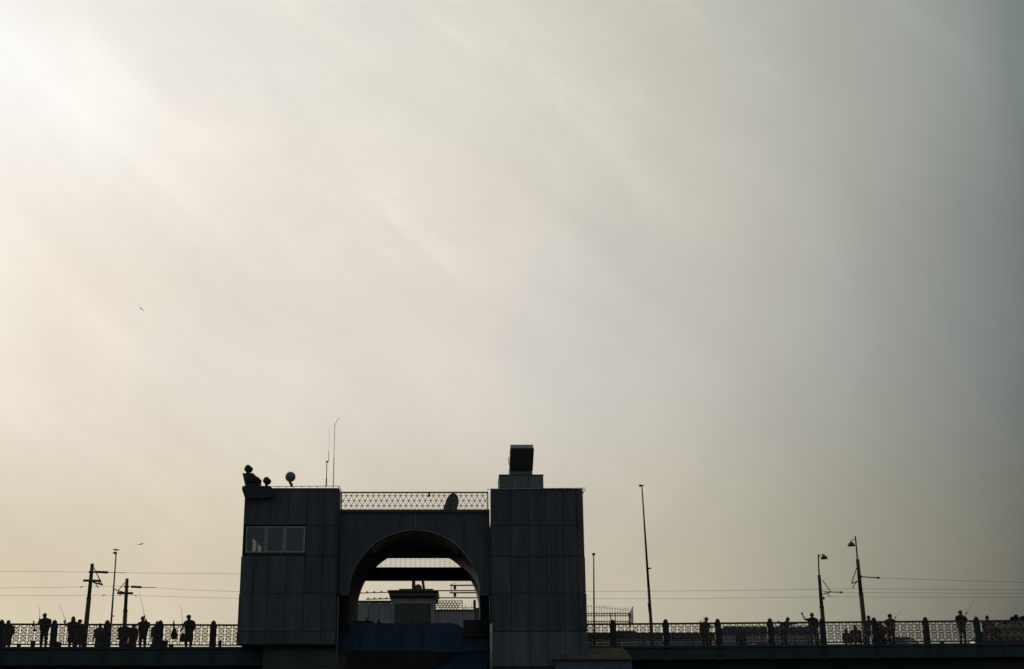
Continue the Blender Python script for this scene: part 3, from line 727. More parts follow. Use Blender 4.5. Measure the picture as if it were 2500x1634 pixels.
# overhead-line switch arms under the arch, right
Yo = 93.0
t = thing('line_switch', at(1178, 1460, Yo), 'stacked overhead line arms with insulators in the right of the arch', 'power line arm')
for (a, y, b, r_) in ((1098, 1429.5, 1185, .045), (1045, 1442.5, 1190, .04), (1098, 1447.5, 1190, .045), (1062, 1460, 1190, .04)):
    MB().tube([at(a, y, Yo), at(b, y - .3, Yo)], r_, 8).build('arm', IRON, t, True)
for y in (1431, 1448.5):
    MB().lathe([(.09, 0), (.1, -.08), (.08, -.1), (.1, -.13), (.07, -.24), (.02, -.25)], at(1110.5, y, Yo), n=10).build('insulator', IRON, t, True)
MB().tube([at(1102, 1429, Yo), at(1102, 1449, Yo)], .02, 6).build('link_rod', IRON, t)
MB().tube([at(1100, 1428, Yo), at(1119, 1420, Yo)], .018, 6, .006).build('blade', IRON, t)
MB().box(at(1186, 1445, Yo).x, at(1192, 1445, Yo).x, Yo - .1, Yo + .1, DZ - .02, Z(1420, Yo)).build('pole', IRON, t)
# ------------------------------------------------------------------ kiosk with brown hipped roof
Yk = 66.6
t = thing('quay_kiosk', (at(1488, 1700, Yk).x, Yk, Z(1720, Yk)), 'low kiosk with brown hipped roof right of the gate tower', 'kiosk')
e0, e1, ez = at(1434, 1608, Yk).x - 1.6, at(1543, 1608, Yk).x, Z(1608, Yk)
r0, r1, rz = e0 + .9, at(1523, 1583, Yk + 1.1).x, Z(1582, Yk + 1.1)
m = MB().add([(e0, Yk, ez), (e1, Yk, ez), (e1, Yk + 2.2, ez), (e0, Yk + 2.2, ez), (r0, Yk + 1.1, rz), (r1, Yk + 1.1, rz)],
             [(0, 1, 5, 4), (1, 2, 5), (2, 3, 4, 5), (3, 0, 4), (3, 2, 1, 0)])
m.build('roof', ROOFB, t)
for k in range(5):
    f_ = (k + .5) / 5; za = ez + (rz - ez) * f_; ya = Yk + 1.1 * f_ - .012
    MB().tube([(e0 + .9 * f_, ya, za), (e1 + (r1 - e1) * f_, ya, za)], .014, 4).build('batten', ROOFB, t)
MB().box(e0 - .04, e1 + .04, Yk - .05, Yk + 2.25, ez - .09, ez - .004, .02).build('eave', IRON, t)
MB().box(e0 + .1, e1 - .0, Yk + .08, Yk + 2.1, .3, ez - .095, .01).build('wall', WALLB, t)

# ------------------------------------------------------------------ poles
def tram_pole(base, topp, Y, label, lamp=0, arms=()):
    b = at(base[0], base[1], Y); tp = at(topp[0], topp[1], Y); b = tp + (b - tp) * ((tp.z - deckz(tp.x)) / (tp.z - b.z))
    t = thing('tram_pole', b, label, 'pole', 'poles carrying the tram wires')
    mid_ = tp + (b - tp) * .33
    MB().tube([b, mid_], .16, 12, .135).build('lower_shaft', IRON, t, True)
    MB().tube([mid_, tp], .115, 12, .105).build('upper_shaft', IRON, t, True)
    MB().lathe([(.15, -.04), (.15, .04)], mid_, n=12).build('collar', IRON, t)
    return t, b, tp
def bars(t, Y, segs):
    for nm, pts, r_, sm in segs: MB().tube([at(a, b, Y) for a, b in pts], r_, 8).build(nm, IRON, t, True)
Y1 = 85.0
t, b, tp = tram_pole((203, 1600), (225.4, 1376.5), Y1, 'taller thick tram pole with two cross arms, left end')
bars(t, Y1 - .2, [('strut', [(229, 1386), (249, 1427)], .03, 1), ('cross_arm', [(203.5, 1417.5), (246, 1418.5)], .075, 1), ('bracket', [(227, 1422), (251, 1428)], .05, 1), ('bracket', [(240, 1426), (246, 1419)], .03, 1), ('registration_arm', [(234, 1427), (239, 1433), (239, 1436)], .03, 1)])
bars(t, Y1 - .3, [('insulator', [(235, 1396.5), (263.5, 1397.8)], .075, 1), ('wire_clamp', [(217, 1397), (233, 1397)], .06, 1), ('tie', [(264, 1397.8), (308, 1398.8)], .018, 1)])
bars(t, Y1 - .2, [('drop_wire', [(195, 1434.5), (203, 1432)], .025, 1)])
Y2p = 91.5
t, b, tp = tram_pole((302.5, 1560), (310.2, 1413), Y2p, 'shorter thick tram pole right of the gull lamp')
bars(t, Y2p - .2, [('strut', [(305.5, 1422), (289, 1441)], .028, 1), ('strut', [(289, 1441), (289, 1446)], .028, 1), ('cross_arm', [(286.5, 1448.3), (324.5, 1448.8)], .08, 1), ('bracket', [(279, 1438.5), (290, 1443), (305, 1447)], .035, 1), ('registration_arm', [(295, 1450), (292, 1455)], .03, 1)])
bars(t, Y2p - .3, [('insulator', [(320, 1432.7), (345.5, 1434)], .075, 1), ('wire_clamp', [(303, 1432.5), (315, 1432.5)], .055, 1), ('tie', [(345, 1434), (381, 1435)], .022, 1), ('drop_wire', [(330, 1453.5), (334, 1455)], .03, 1), ('drop_wire', [(250, 1454.5), (257, 1452.5)], .03, 1)])
def bell(t, Y, cx, topy, boty, rpx):
    k = Y / 3400.0; R_ = rpx * k; zt_, zb_ = Z(topy, Y), Z(boty, Y); h = zt_ - zb_
    o = at(cx, boty, Y)
    MB().lathe([(R_, 0), (R_ * 1.02, .02), (R_ * .9, h * .3), (R_ * .6, h * .6), (R_ * .22, h * .75), (R_ * .15, h)], o, n=18).build('lamp_shade', IRON, t, True)
Ya = 90.0
t, b, tp = tram_pole((2013.5, 1570), (1999.5, 1404.5), Ya, 'tram pole with bell lamp curving right, beside the waving man')
bars(t, Ya, [('mast', [(1999.8, 1405), (1998.6, 1380), (1998, 1353.5)], .045, 1), ('lamp_arm', [(1999, 1362), (2001, 1356.5), (2005, 1353.8), (2010, 1354.5)], .022, 1)])
bell(t, Ya, 2012, 1352.5, 1365, 8.8)
bars(t, Ya - .25, [('strut', [(2008, 1417), (2029, 1445.5)], .026, 1), ('bracket', [(2009, 1451), (2029, 1445.5)], .03, 1), ('tie', [(2010, 1445), (2029, 1445.7), (2056, 1446.5)], .03, 1), ('registration_arm', [(2018, 1450), (2028, 1457)], .022, 1), ('wire_clamp', [(2051, 1446.3), (2057, 1446.5)], .06, 1)])
bars(t, Ya - .3, [('clamp', [(2010, 1458), (2012, 1464)], .06, 1)])
Yb2 = 83.5
t, b, tp = tram_pole((2116, 1590), (2093.3, 1366), Yb2, 'tallest tram pole with bell lamp curving left, at right')
bars(t, Yb2, [('mast', [(2093.3, 1366), (2091, 1340), (2088, 1309.5)], .045, 1), ('lamp_arm', [(2088.5, 1318.5), (2083, 1318), (2078.5, 1320), (2078, 1324)], .022, 1)])
bell(t, Yb2, 2078.5, 1320.5, 1333.5, 9.2)
bars(t, Yb2 - .25, [('strut', [(2091.5, 1386), (2079, 1425)], .028, 1), ('bracket', [(2079, 1424.5), (2094, 1419.5)], .03, 1), ('registration_arm', [(2092, 1421), (2085, 1428), (2081.5, 1437)], .025, 1), ('tie', [(2102, 1408.5), (2146, 1411)], .032, 1), ('wire_clamp', [(2141, 1410.8), (2147, 1411)], .065, 1), ('clamp', [(2101, 1408), (2104, 1408.5)], .08, 1)])
# slender lamp post with gull
Yt = 73.6; tp = at(283.5, 1352, Yt); b = at(267.5, 1575, Yt); b = tp + (b - tp) * ((tp.z - DZ + .05) / (tp.z - b.z))
t = thing('lamp_post', b, 'slender lamp post under the perching gull', 'lamp post')
MB().tube([b, tp + (b - tp) * .45], .062, 10, .045).build('lower_shaft', IRON, t, True)
MB().tube([tp + (b - tp) * .45, tp], .042, 10, .032).build('upper_shaft', IRON, t, True)
MB().ball(at(281.3, 1350.5, Yt), .09, (1.1, 1, .75), 14).build('lamp_head', IRON, t, True)
MB().box(at(277, 1347, Yt).x, at(285, 1347, Yt).x, Yt - .1, Yt + .1, Z(1350, Yt), Z(1348.3, Yt), .01).build('lamp_cover', IRON, t)
MB().tube([at(273.5, 1504.5, Yt), at(280, 1504.3, Yt)], .035, 8, .02).build('bracket', IRON, t, True)
# slender lamp post right of the tower
Yt = 76.0; tp = at(1449.3, 1353, Yt); b = at(1450.6, 1545, Yt); b = tp + (b - tp) * ((tp.z - deckz(tp.x) + .05) / (tp.z - b.z))
t = thing('lamp_post', b, 'slender lamp post with disc head just right of the gate tower', 'lamp post')
MB().tube([b, tp], .06, 10, .03).build('shaft', IRON, t, True)
MB().lathe([(.02, -.08), (.07, -.06), (.095, 0), (.085, .04), (.02, .06)], tp, n=14).build('lamp_head', IRON, t, True)
# leaning camera mast
Yt = 76.0; tp = at(1567, 1186, Yt); b = at(1592.5, 1570, Yt); b = tp + (b - tp) * ((tp.z - deckz(tp.x) + .05) / (tp.z - b.z))
t = thing('camera_mast', b, 'tall leaning camera mast standing alone right of the gate tower', 'mast')
mid_ = tp + (b - tp) * .60
MB().tube([b, mid_], .105, 12, .075).build('lower_shaft', IRON, t, True)
MB().tube([mid_, tp], .07, 12, .033).build('upper_shaft', IRON, t, True)
MB().box(at(1560, 1186, Yt).x, at(1566, 1186, Yt).x, Yt - .12, Yt + .1, Z(1187.5, Yt), Z(1184.2, Yt), .01).build('camera', IRON, t)
MB().tube([at(1565, 1185, Yt), at(1571.5, 1185.5, Yt)], .03, 8).build('head_bar', IRON, t)
MB().tube([at(1577.5, 1388.5, Yt), at(1583, 1388.8, Yt), at(1588.5, 1388, Yt)], .035, 8).build('side_arm', IRON, t)
MB().box(at(1584, 1388, Yt).x, at(1588.5, 1388, Yt).x, Yt - .1, Yt + .1, Z(1389.5, Yt), Z(1386.6, Yt), .01).build('camera', IRON, t)
m = MB(); m.add([at(1580.8, 1473, Yt - .15), at(1585, 1473, Yt - .15), at(1586.5, 1496, Yt - .15), at(1583.5, 1496, Yt - .15), at(1580.8, 1473, Yt + .15), at(1585, 1473, Yt + .15), at(1586.5, 1496, Yt + .15), at(1583.5, 1496, Yt + .15)],
                [(3, 2, 1, 0), (4, 5, 6, 7), (0, 1, 5, 4), (1, 2, 6, 5), (2, 3, 7, 6), (3, 0, 4, 7)]); m.build('switch_box', IRON, t)

# overhead wires
def wire(pts, Y, label, r_=.0078):
    v = [at(a, b, Y) for a, b in pts]; o = v[0]
    ob = MB().tube(v, r_, 5).build('overhead_wire', IRON, None, False, org=o)
    tag(ob, label, 'wire', 'overhead tram wires')
wire([(-60, 1394.5), (120, 1396), (217, 1397), (308, 1398.8), (580, 1401.5), (760, 1404)], Y1 - .3, 'uppermost overhead wire at the left, through the taller tram pole')
wire([(-60, 1436), (120, 1434.7), (200, 1433), (270, 1431.5), (303, 1432.5), (381, 1435), (450, 1440), (580, 1444.5), (750, 1447)], Y2p - .3, 'upper of the two lower overhead wires left of the gate tower')
wire([(-60, 1455), (250, 1454), (330, 1454), (450, 1458), (580, 1461.5), (760, 1463)], Y2p - .3, 'lowest overhead wire left of the gate tower')
wire([(1330, 1443.5), (1440, 1444), (1600, 1443.5), (1760, 1442), (1990, 1439.5), (2081, 1437.5), (2300, 1439.5), (2560, 1441.5)], Yb2 - .3, 'upper overhead wire between the gate tower and the bell lamps')
wire([(1330, 1461.5), (1440, 1462), (1700, 1461.5), (1860, 1459.5), (2028, 1457.5), (2250, 1458.5), (2560, 1458)], Ya - .3, 'lowest overhead wire right of the gate tower')
wire([(2057, 1446.5), (2300, 1448.3), (2560, 1449.5)], Ya - .25, 'overhead wire tied to the bracket of the pole by the waving man')
wire([(2147, 1411), (2300, 1416.5), (2560, 1424)], Yb2 - .25, 'uppermost overhead wire at the right, tied to the tallest pole')

# ------------------------------------------------------------------ vehicles on the roadway
def bus(x0, x1, Y, roof, body, label, unit=None, win=(1.25, 2.58)):
    zd = deckz((x0 + x1) / 2) - .02
    t = thing('bus', ((x0 + x1) / 2, Y, zd), label, 'bus')
    w = 2.5; zz = zd
    m = MB(); m.box(x0, x1, Y, Y + w, zz + .35, zz + win[0], .04)
    m.box(x0 + .03, x1 - .03, Y, Y + w, zz + win[1], zz + roof - .12, .03)
    m.prism([(x0 + .05, zz + roof - .12), (x1 - .05, zz + roof - .12), (x1 - .25, zz + roof), (x0 + .25, zz + roof)], Y + .1, Y + w - .1)
    n = max(3, int((x1 - x0) / 1.45)); st = (x1 - x0) / n
    for i in range(n + 1):
        xx = min(max(x0 + i * st, x0 + .06), x1 - .06)
        for yy_ in (Y, Y + w - .07): m.box(xx - .055, xx + .055, yy_, yy_ + .07, zz + win[0], zz + win[1])
    for xx in (x0 + .02, x1 - .08): 
        m.box(xx, xx + .06, Y + .07, Y + w - .07, zz + win[0], zz + win[0] + .25)
    m.build('body', body, t)
    for i in range(n):
        for yy_ in (Y + .03, Y + w - .04):
            MB().box(x0 + i * st + .06, x0 + (i + 1) * st - .06, yy_, yy_ + .006, zz + win[0] + .01, zz + win[1] - .01).build('window', GLASSD, t)
    for xx in (x0 + 1.3, x1 - 1.5):
        for yy_ in (Y + .02, Y + w - .3):
            wh = MB().lathe([(.2, 0), (.46, .0), (.48, .04), (.48, .24), (.46, .28), (.2, .28)], (xx, yy_, zz + .48), (0, 1, 0), 20).build('wheel', RUBBER, t, True)
            MB().lathe([(.05, -.02), (.19, -.01), (.19, .02)], (xx, yy_, zz + .48), (0, 1, 0), 14).build('rim', SILVER, wh, True)
    for i in range(4):                                  # seat rows inside
        xx = x0 + (i + .6) * (x1 - x0) / 4.4
        MB().box(xx, xx + .12, Y + .3, Y + w - .3, zz + 1.0, zz + 1.75, .03).build('seat', BLACK, t)
    if unit:
        a, b = unit; MB().prism([(a, zz + roof - .02), (b, zz + roof - .02), (b - .25, zz + roof + .14), (a + .2, zz + roof + .14)], Y + .5, Y + w - .5).build('roof_unit', body, t)
bus(at(1330, 1550, 94).x, at(1752, 1550, 94).x, 94.0, 3.0, BUSDK, 'long dark bus with roof unit behind the railing, right of the gate tower', (at(1500, 1550, 94).x, at(1560, 1550, 94).x))
bus(at(1760, 1550, 90.6).x, at(2000, 1550, 90.6).x, 90.6, 2.98, BUSBL, 'short blue bus behind the leaning man and the waving man')
def car(x0, x1, Y, mt, label, h=1.5):
    zd = deckz((x0 + x1) / 2) - .02; L_ = x1 - x0; w = 1.75
    t = thing('parked_car', ((x0 + x1) / 2, Y, zd), label, 'car')
    P_ = lambda ps: [(x0 + a * L_, zd + b) for a, b in ps]
    MB().prism(P_([(0, .3), (1, .3), (1, .75), (.96, .88), (.76, .96), (.2, .98), (.02, .92), (0, .7)]), Y, Y + w).build('body', mt, t)
    m = MB(); m.prism(P_([(.16, h - .10), (.58, h - .10), (.55, h), (.22, h)]), Y + .12, Y + w - .12)
    for yy_ in (Y + .08, Y + w - .14):
        for ps in (((.12, .96), (.15, .96), (.19, h - .09), (.16, h - .09)), ((.36, .96), (.385, .96), (.385, h - .09), (.36, h - .09)), ((.74, .96), (.77, .96), (.6, h - .09), (.57, h - .09))):
            m.prism(P_(ps), yy_, yy_ + .06)
    m.build('roof', mt, t)
    for ps in (((.145, .97), (.362, .97), (.362, h - .1), (.185, h - .1)), ((.385, .97), (.745, .97), (.575, h - .1), (.385, h - .1))):
        for yy_ in (Y + .1, Y + w - .12): MB().prism(P_(ps), yy_, yy_ + .006).build('window', GLASSD, t)
    for a in (.18, .8):
        for yy_ in (Y - .01, Y + w - .2):
            wh = MB().lathe([(.15, 0), (.3, .0), (.32, .03), (.32, .18), (.3, .21), (.15, .21)], (x0 + a * L_, yy_, zd + .32), (0, 1, 0), 20).build('wheel', RUBBER, t, True)
    MB().box(x1 - .06, x1 + .01, Y + .15, Y + .45, zd + .62, zd + .78, .01).build('headlight', SILVER, t)
    MB().box(x0 - .01, x0 + .05, Y + .12, Y + .36, zd + .66, zd + .84, .01).build('tail_light', REDM, t)
car(at(2392, 1560, 77).x, at(2392, 1560, 77).x + 4.3, 77.0, BROWNC, 'brown car parked behind the railing at the right end')
car(at(2180, 1560, 79).x, at(2180, 1560, 79).x + 2.9, 81.0, BUSDK, 'small dark car behind the railing right of the rod holder with raised elbows', 1.42)

# ------------------------------------------------------------------ people
def cloth(name, c): return mat(name, c, .85, 0, .2, 9, bump=.3)
SKIN = cloth('skin', (.17, .095, .06)); HAIR = cloth('hair', (.02, .015, .012)); SHOE = cloth('shoe', (.03, .03, .03))
COLS = {'dark': (.03, .032, .032), 'black': (.02, .02, .02), 'navy': (.03, .04, .08), 'grey': (.11, .11, .13), 'red': (.22, .03, .025), 'blue': (.03, .06, .12), 'brown': (.08, .05, .035), 'olive': (.05, .055, .035), 'charcoal': (.05, .05, .055)}
CM = {k: cloth('cloth_' + k, v) for k, v in COLS.items()}

def capsule(mb, a, b, ra, rb, n=10, sc=(1, 1, 1)):
    a, b = Vector(a), Vector(b); d = b - a; l = d.length
    if l < 1e-5: d = Vector((0, 0, 1)); l = 1e-5
    prof = [(max(.0005, ra * math.sin(t)), -ra * math.cos(t)) for t in [0.05, .5, 1.0, math.pi / 2]]
    prof += [(rb * math.sin(t), l + rb * -math.cos(t)) for t in [math.pi / 2, 2.1, 2.64, 3.09]]
    prof = [(r, h) for r, h in prof]
    mb.lathe(prof, a, d, n)

def person(px, Y, H, label, topc='dark', legc='black', arms=None, yaw=0, lean=(0, 0), head=(0, 0), seated=False, hair=True, cap=None, coat=False, hood=False, bulk=1.0, dz=0, name='person', skirt=False):
    gx = at(px, 1570, Y).x; gz = deckz(gx) - .05
    P = []                                            # (a, b, ra, rb, tag)
    lx, ly = lean
    hz = .47 if seated else .93
    up = lambda x, y, z: Vector((x + lx * (z - .93) / .6, y + ly * (z - .93) / .6, z - (.93 - hz)))
    # torso
    B = bulk * 1.14; HS = 1.12
    for sx in (-1, 1):
        P.append((up(sx * .075 * B, 0, .95), up(sx * .105 * B, 0, 1.22), .105 * B, .115 * B, 'top'))
        P.append((up(sx * .105 * B, 0, 1.22), up(sx * .13 * B, .01, 1.38), .115 * B, .085 * B, 'top'))
        P.append((up(sx * .05, .01, 1.44), up(sx * .175 * B, .01, 1.42), .06, .062 * B, 'top'))
    P.append((up(0, 0, .95), up(0, 0, 1.4), .12 * B, .11 * B, 'top'))
    hx, hy = head
    for sx in (-1, 1): P.append((up(hx * .3, .01, 1.50), up(sx * .16, .01, 1.43), .072, .068 * B, 'top'))
    P.append((up(0, .01, 1.42), up(hx * .6, hy * .6 - .01, 1.56), .078, .066, 'skin'))
    hc = up(hx, hy - .02, 1.645)
    P.append((hc + Vector((0, -.005, -.055)), hc + Vector((0, 0, .03)), .07, .098, 'skin'))
    P.append((hc + Vector((0, .025, .02)), hc + Vector((0, .015, .035)), .10, .10, 'hair' if hair else 'skin'))
    P.append((hc + Vector((0, -.106, -.005)), hc + Vector((0, -.118, -.02)), .012, .016, 'skin'))      # nose
    P.append((hc + Vector((0, -.075, -.08)), hc + Vector((0, -.08, -.085)), .02, .02, 'skin'))          # chin
    P.append((hc + Vector((-.02, -.084, -.052)), hc + Vector((.02, -.084, -.052)), .012, .012, 'skin')) # mouth
    for sx in (-1, 1):
        P.append((hc + Vector((sx * .098, .01, .005)), hc + Vector((sx * .1, .012, -.03)), .018, .012, 'skin'))  # ears
        P.append((hc + Vector((sx * .032, -.092, .012)), hc + Vector((sx * .036, -.092, .012)), .013, .012, 'hair'))  # eyes / brows
    if hood:
        P.append((hc + Vector((0, .03, -.05)), hc + Vector((0, .03, .05)), .11, .105, 'top')); P.append((up(0, .03, 1.45), hc + Vector((0, .04, -.05)), .12, .11, 'top'))
    # legs
    for sx in (-1, 1):
        hip = Vector((sx * .09, 0, hz))
        if seated: kn = Vector((sx * .15, -.42, .47)); an = Vector((sx * .16, -.36, .1))
        else: kn = Vector((sx * .105, -.02, .5)); an = Vector((sx * .11, .02, .09))
        P.append((hip, kn, .095 * B, .075, 'leg')); P.append((kn, an, .075, .06, 'leg'))
        P.append((an + Vector((0, .02, -.045)), an + Vector((sx * .02, -.17, -.055)), .042, .034, 'shoe'))
    if coat or skirt:
        z1 = .55 if coat else .42
        for sx in (-1, 0, 1):
            P.append((up(sx * .08, 0, .95), Vector((sx * .13, 0, z1)), .13, .11, 'top' if coat else 'leg'))
    # arms
    df = {'L': (up(-.27, -.02, 1.16), up(-.26, -.12, .92)), 'R': (up(.27, -.02, 1.16), up(.26, -.12, .92))}
    arms = arms or {}
    for k, sx in (('L', -1), ('R', 1)):
        sh = up(sx * .185 * B, .01, 1.41)
        if k in arms: el, ha = Vector(arms[k][0]), Vector(arms[k][1])
        else: el, ha = df[k]
        bare = 'skin' if arms.get('bare') else 'top'
        P.append((sh, sh + (el - sh) * .6, .066 * B, .06, 'top')); P.append((sh + (el - sh) * .55, el, .058 if bare == 'top' else .048, .05 if bare == 'top' else .042, bare if bare == 'skin' else 'top'))
        P.append((el, ha, .050 if bare == 'top' else .042, .036 if bare == 'top' else .028, bare))
        d = (ha - el).normalized(); side = d.cross(Vector((0, 1, 0)));
        side = side.normalized() if side.length > .2 else Vector((1, 0, 0)); nm_ = d.cross(side).normalized()
        pe = ha + d * .075
        P.append((ha, pe, .026, .03, 'skin')); P.append((ha + side * .016, pe + side * .022, .02, .022, 'skin')); P.append((ha - side * .016, pe - side * .022, .02, .022, 'skin'))
        for i, (o_, ln) in enumerate(((-.034, .055), (-.012, .07), (.011, .066), (.033, .05))):
            a = pe + side * o_; b = a + d * ln * .6 + nm_ * .01; c = b + d * ln * .35 + nm_ * .03
            P.append((a, b, .0115, .0105, 'skin')); P.append((b, c, .0105, .0095, 'skin'))
        P.append((ha + side * -.03 + d * .02, ha + side * -.06 + d * .06 + nm_ * .015, .013, .011, 'skin'))
    mb = MB()
    for a, b, ra, rb, tg in P: capsule(mb, a, b, ra, rb, 12)
    me = mb.mesh('person', SKIN)
    tmp = bpy.data.objects.new('tmp', me); col.objects.link(tmp)
    md = tmp.modifiers.new('r', 'REMESH'); md.mode = 'VOXEL'; md.voxel_size = .0125
    ms = tmp.modifiers.new('s', 'SMOOTH'); ms.iterations = 2; ms.factor = .5
    dg = C.evaluated_depsgraph_get(); me2 = bpy.data.meshes.new_from_object(tmp.evaluated_get(dg), depsgraph=dg)
    bpy.data.objects.remove(tmp)
    tags = ['skin', 'hair', 'top', 'leg', 'shoe']
    me2.materials.clear()
    for mm in (SKIN, HAIR, CM[topc], CM[legc], SHOE): me2.materials.append(mm)
    n = len(me2.polygons); cen = np.empty(n * 3); me2.polygons.foreach_get('center', cen); cen = cen.reshape(-1, 3)
    best = np.full(n, 9.); idx = np.zeros(n, int)
    for a, b, ra, rb, tg in P:
        a_, b_ = np.array(a), np.array(b); ab = b_ - a_; l2 = max((ab ** 2).sum(), 1e-9)
        t = np.clip(((cen - a_) @ ab) / l2, 0, 1); dd = np.linalg.norm(cen - a_ - t[:, None] * ab, axis=1) - (ra + (rb - ra) * t)
        k = dd < best; best[k] = dd[k]; idx[k] = tags.index(tg)
    me2.polygons.foreach_set('material_index', idx.tolist()); me2.polygons.foreach_set('use_smooth', [True] * n)
    o = bpy.data.objects.new('person', me2); col.objects.link(o)
    s = H / 1.75 if not seated else H / 1.29
    o.location = (gx, Y, gz + dz + .005); o.scale = (s, s, s); o.rotation_euler = (0, 0, yaw)
    tag(o, label, 'person', 'people on the bridge walkway')
    if cap:
        m = MB(); m.lathe([(.108, -.01), (.112, .03), (.1, .08), (.055, .11), (.002, .118)], hc + Vector((0, .01, .025)), n=18)
        cx_, cy_ = cap; d = Vector((cx_, cy_, -.1)).normalized()
        c0 = hc + Vector((0, 0, .03)); sd_ = Vector((-d.y, d.x, 0)).normalized()
        vs = [c0 + d * .07 + sd_ * .07, c0 + d * .17 + sd_ * .04, c0 + d * .17 - sd_ * .04, c0 + d * .07 - sd_ * .07]
        m.add(vs + [v + Vector((0, 0, .012)) for v in vs], [(3, 2, 1, 0), (4, 5, 6, 7), (0, 1, 5, 4), (1, 2, 6, 5), (2, 3, 7, 6), (3, 0, 4, 7)])
        c_ = bpy.data.objects.new('cap', m.mesh('cap', CM['black'], smooth=True)); col.objects.link(c_); c_.parent = o
    return o
R_ = math.radians
person(17, 73.0, 1.70, 'person at the far left edge leaning on the railing with rounded shoulders', 'brown', 'black', coat=True, bulk=1.1, lean=(.03, -.1), head=(0, -.05))
person(106, 70.0, 1.75, 'standing man left of the second railing post, elbow bent out to the left', 'brown', 'black', bulk=1.12, arms={'L': ((-.33, -.12, 1.2), (-.14, -.3, 1.22)), 'R': ((.27, .02, 1.15), (.1, -.24, 1.12))}, head=(-.03, -.03), lean=(-.01, 0))
person(175, 71.4, 1.72, 'bulky person in a dark jacket leading a rod to the left, beside a capped companion', 'dark', 'black', hood=True, arms={'L': ((-.3, -.15, 1.32), (-.36, -.3, 1.45))}, coat=True, bulk=1.12, head=(-.02, 0))
person(191, 72.4, 1.68, 'capped person half hidden at the shoulder of the bulky rod holder', 'brown', 'black', cap=(.9, -.4), coat=True, yaw=0)
person(241, 74.0, 1.64, 'person in a grey jacket bent behind the railing beside the third post', 'grey', 'navy', lean=(.04, -.12), coat=True, bulk=1.1)
person(301, 73.8, 1.70, 'wide person in dark navy at the foot of the shorter tram pole', 'navy', 'black', coat=True, bulk=1.25)
person(323, 74.2, 1.66, 'shorter person in a dark red top between the tram pole and the rod fisherman', 'brown', 'black', coat=True)
person(348, 71.2, 1.72, 'angler with one arm propped on the rail and a long rod rising behind his head', 'dark', 'black', bulk=1.12, arms={'L': ((-.3, -.3, 1.28), (-.42, -.75, 1.1)), 'R': ((.3, -.05, 1.24), (.17, -.18, 1.5))}, head=(-.07, -.02))
person(381, 73.5, 1.69, 'hooded figure in a long grey coat touching the fourth railing post', 'charcoal', 'black', coat=True, hood=True, bulk=1.1)
person(460, 70.8, 1.74, 'person in a flared jacket looking left, nearest to the gate tower', 'dark', 'black', arms={'L': ((-.3, -.06, 1.2), (-.32, -.25, 1.02)), 'R': ((.29, .02, 1.16), (.2, -.1, .95))}, head=(-.05, -.02), coat=True, cap=(-.95, -.2))
person(1722, 72.0, 1.70, 'person with a large round head leaning an arm on the rail beside the post', 'navy', 'black', arms={'R': ((.25, -.25, 1.25), (.34, -.55, 1.22))}, lean=(.03, -.05), head=(.06, -.05))
person(1914, 72.0, 1.66, 'bald sunburnt man bent forward over the rail with both elbows spread', 'charcoal', 'black', arms={'L': ((-.12, -.2, 1.47), (-.27, -.32, 1.51)), 'R': ((.40, -.3, 1.38), (.60, -.42, 1.41)), 'bare': True}, hair=False, lean=(.12, -.12), head=(.1, -.06))
person(1988, 70.3, 1.71, 'man in a dark T-shirt waving with his raised hand', 'black', 'blue', arms={'L': ((-.40, -.05, 1.435), (-.52, -.1, 1.66)), 'R': ((.27, .0, 1.14), (.2, -.15, .95)), 'bare': True}, head=(-.02, 0))
person(1808, 72.0, 1.14, 'person sitting low in front of the blue bus', 'dark', 'black', seated=True)
person(2068, 71.0, .98, 'small hooded figure sitting low left of the tallest tram pole', 'black', 'black', seated=True, hood=True)
person(2091, 71.2, 1.17, 'seated figure directly at the foot of the tallest tram pole', 'dark', 'black', seated=True, bulk=1.1)
person(2126, 71.6, 1.68, 'standing person with bowed head right of the tallest tram pole', 'navy', 'blue', head=(-.05, -.05), lean=(.02, 0))
person(2138, 72.2, 1.60, 'person bent forward with a rounded back beside the bowed head', 'blue', 'navy', lean=(-.03, -.2), head=(-.08, -.1), coat=True)
person(2154, 74.0, 1.64, 'shorter person standing between the bent pair and the red-sleeved angler', 'black', 'black', coat=True)
person(2178, 71.2, 1.70, 'angler in a red top with both elbows lifted sideways', 'red', 'black', cap=(.3, -.9), arms={'L': ((-.34, -.1, 1.28), (-.1, -.28, 1.3)), 'R': ((.33, -.1, 1.36), (.08, -.26, 1.46))}, bulk=1.05)
person(2352, 70.0, 1.74, 'lone angler in black standing square behind the rail at the right', 'black', 'black', arms={'L': ((-.27, -.08, 1.2), (-.05, -.28, 1.25)), 'R': ((.29, -.08, 1.24), (.06, -.28, 1.36))}, bulk=.98)
person(2416, 72.0, 1.67, 'person with reddish face stretching an arm along the rail to the right', 'red', 'navy', arms={'R': ((.28, -.2, 1.38), (.5, -.3, 1.4))}, head=(0, -.03))
person(2430, 71.0, 1.22, 'seated dark figure behind the rail next to the reddish-faced person', 'black', 'black', seated=True, bulk=1.2)

def stool(px, Y, label):
    x = at(px, 1570, Y).x; z = deckz(x) - .05
    t = thing('folding_stool', (x, Y, z), label, 'stool', 'folding stools under the seated figures')
    MB().box(x - .18, x + .18, Y - .15, Y + .15, z + .33, z + .36).build('seat', CM['black'], t)
    for sx in (-1, 1):
        for sy in (-1, 1): MB().tube([(x + sx * .16, Y + sy * .14, z), (x - sx * .14, Y + sy * .12, z + .33)], .012, 6).build('leg', IRON, t)
stool(1808, 72.0, 'folding stool under the sitter in front of the blue bus'); stool(2068, 71.0, 'folding stool under the small hooded figure'); stool(2091, 71.2, 'folding stool at the foot of the tallest tram pole'); stool(2430, 71.0, 'folding stool under the seated figure near the reddish-faced person')

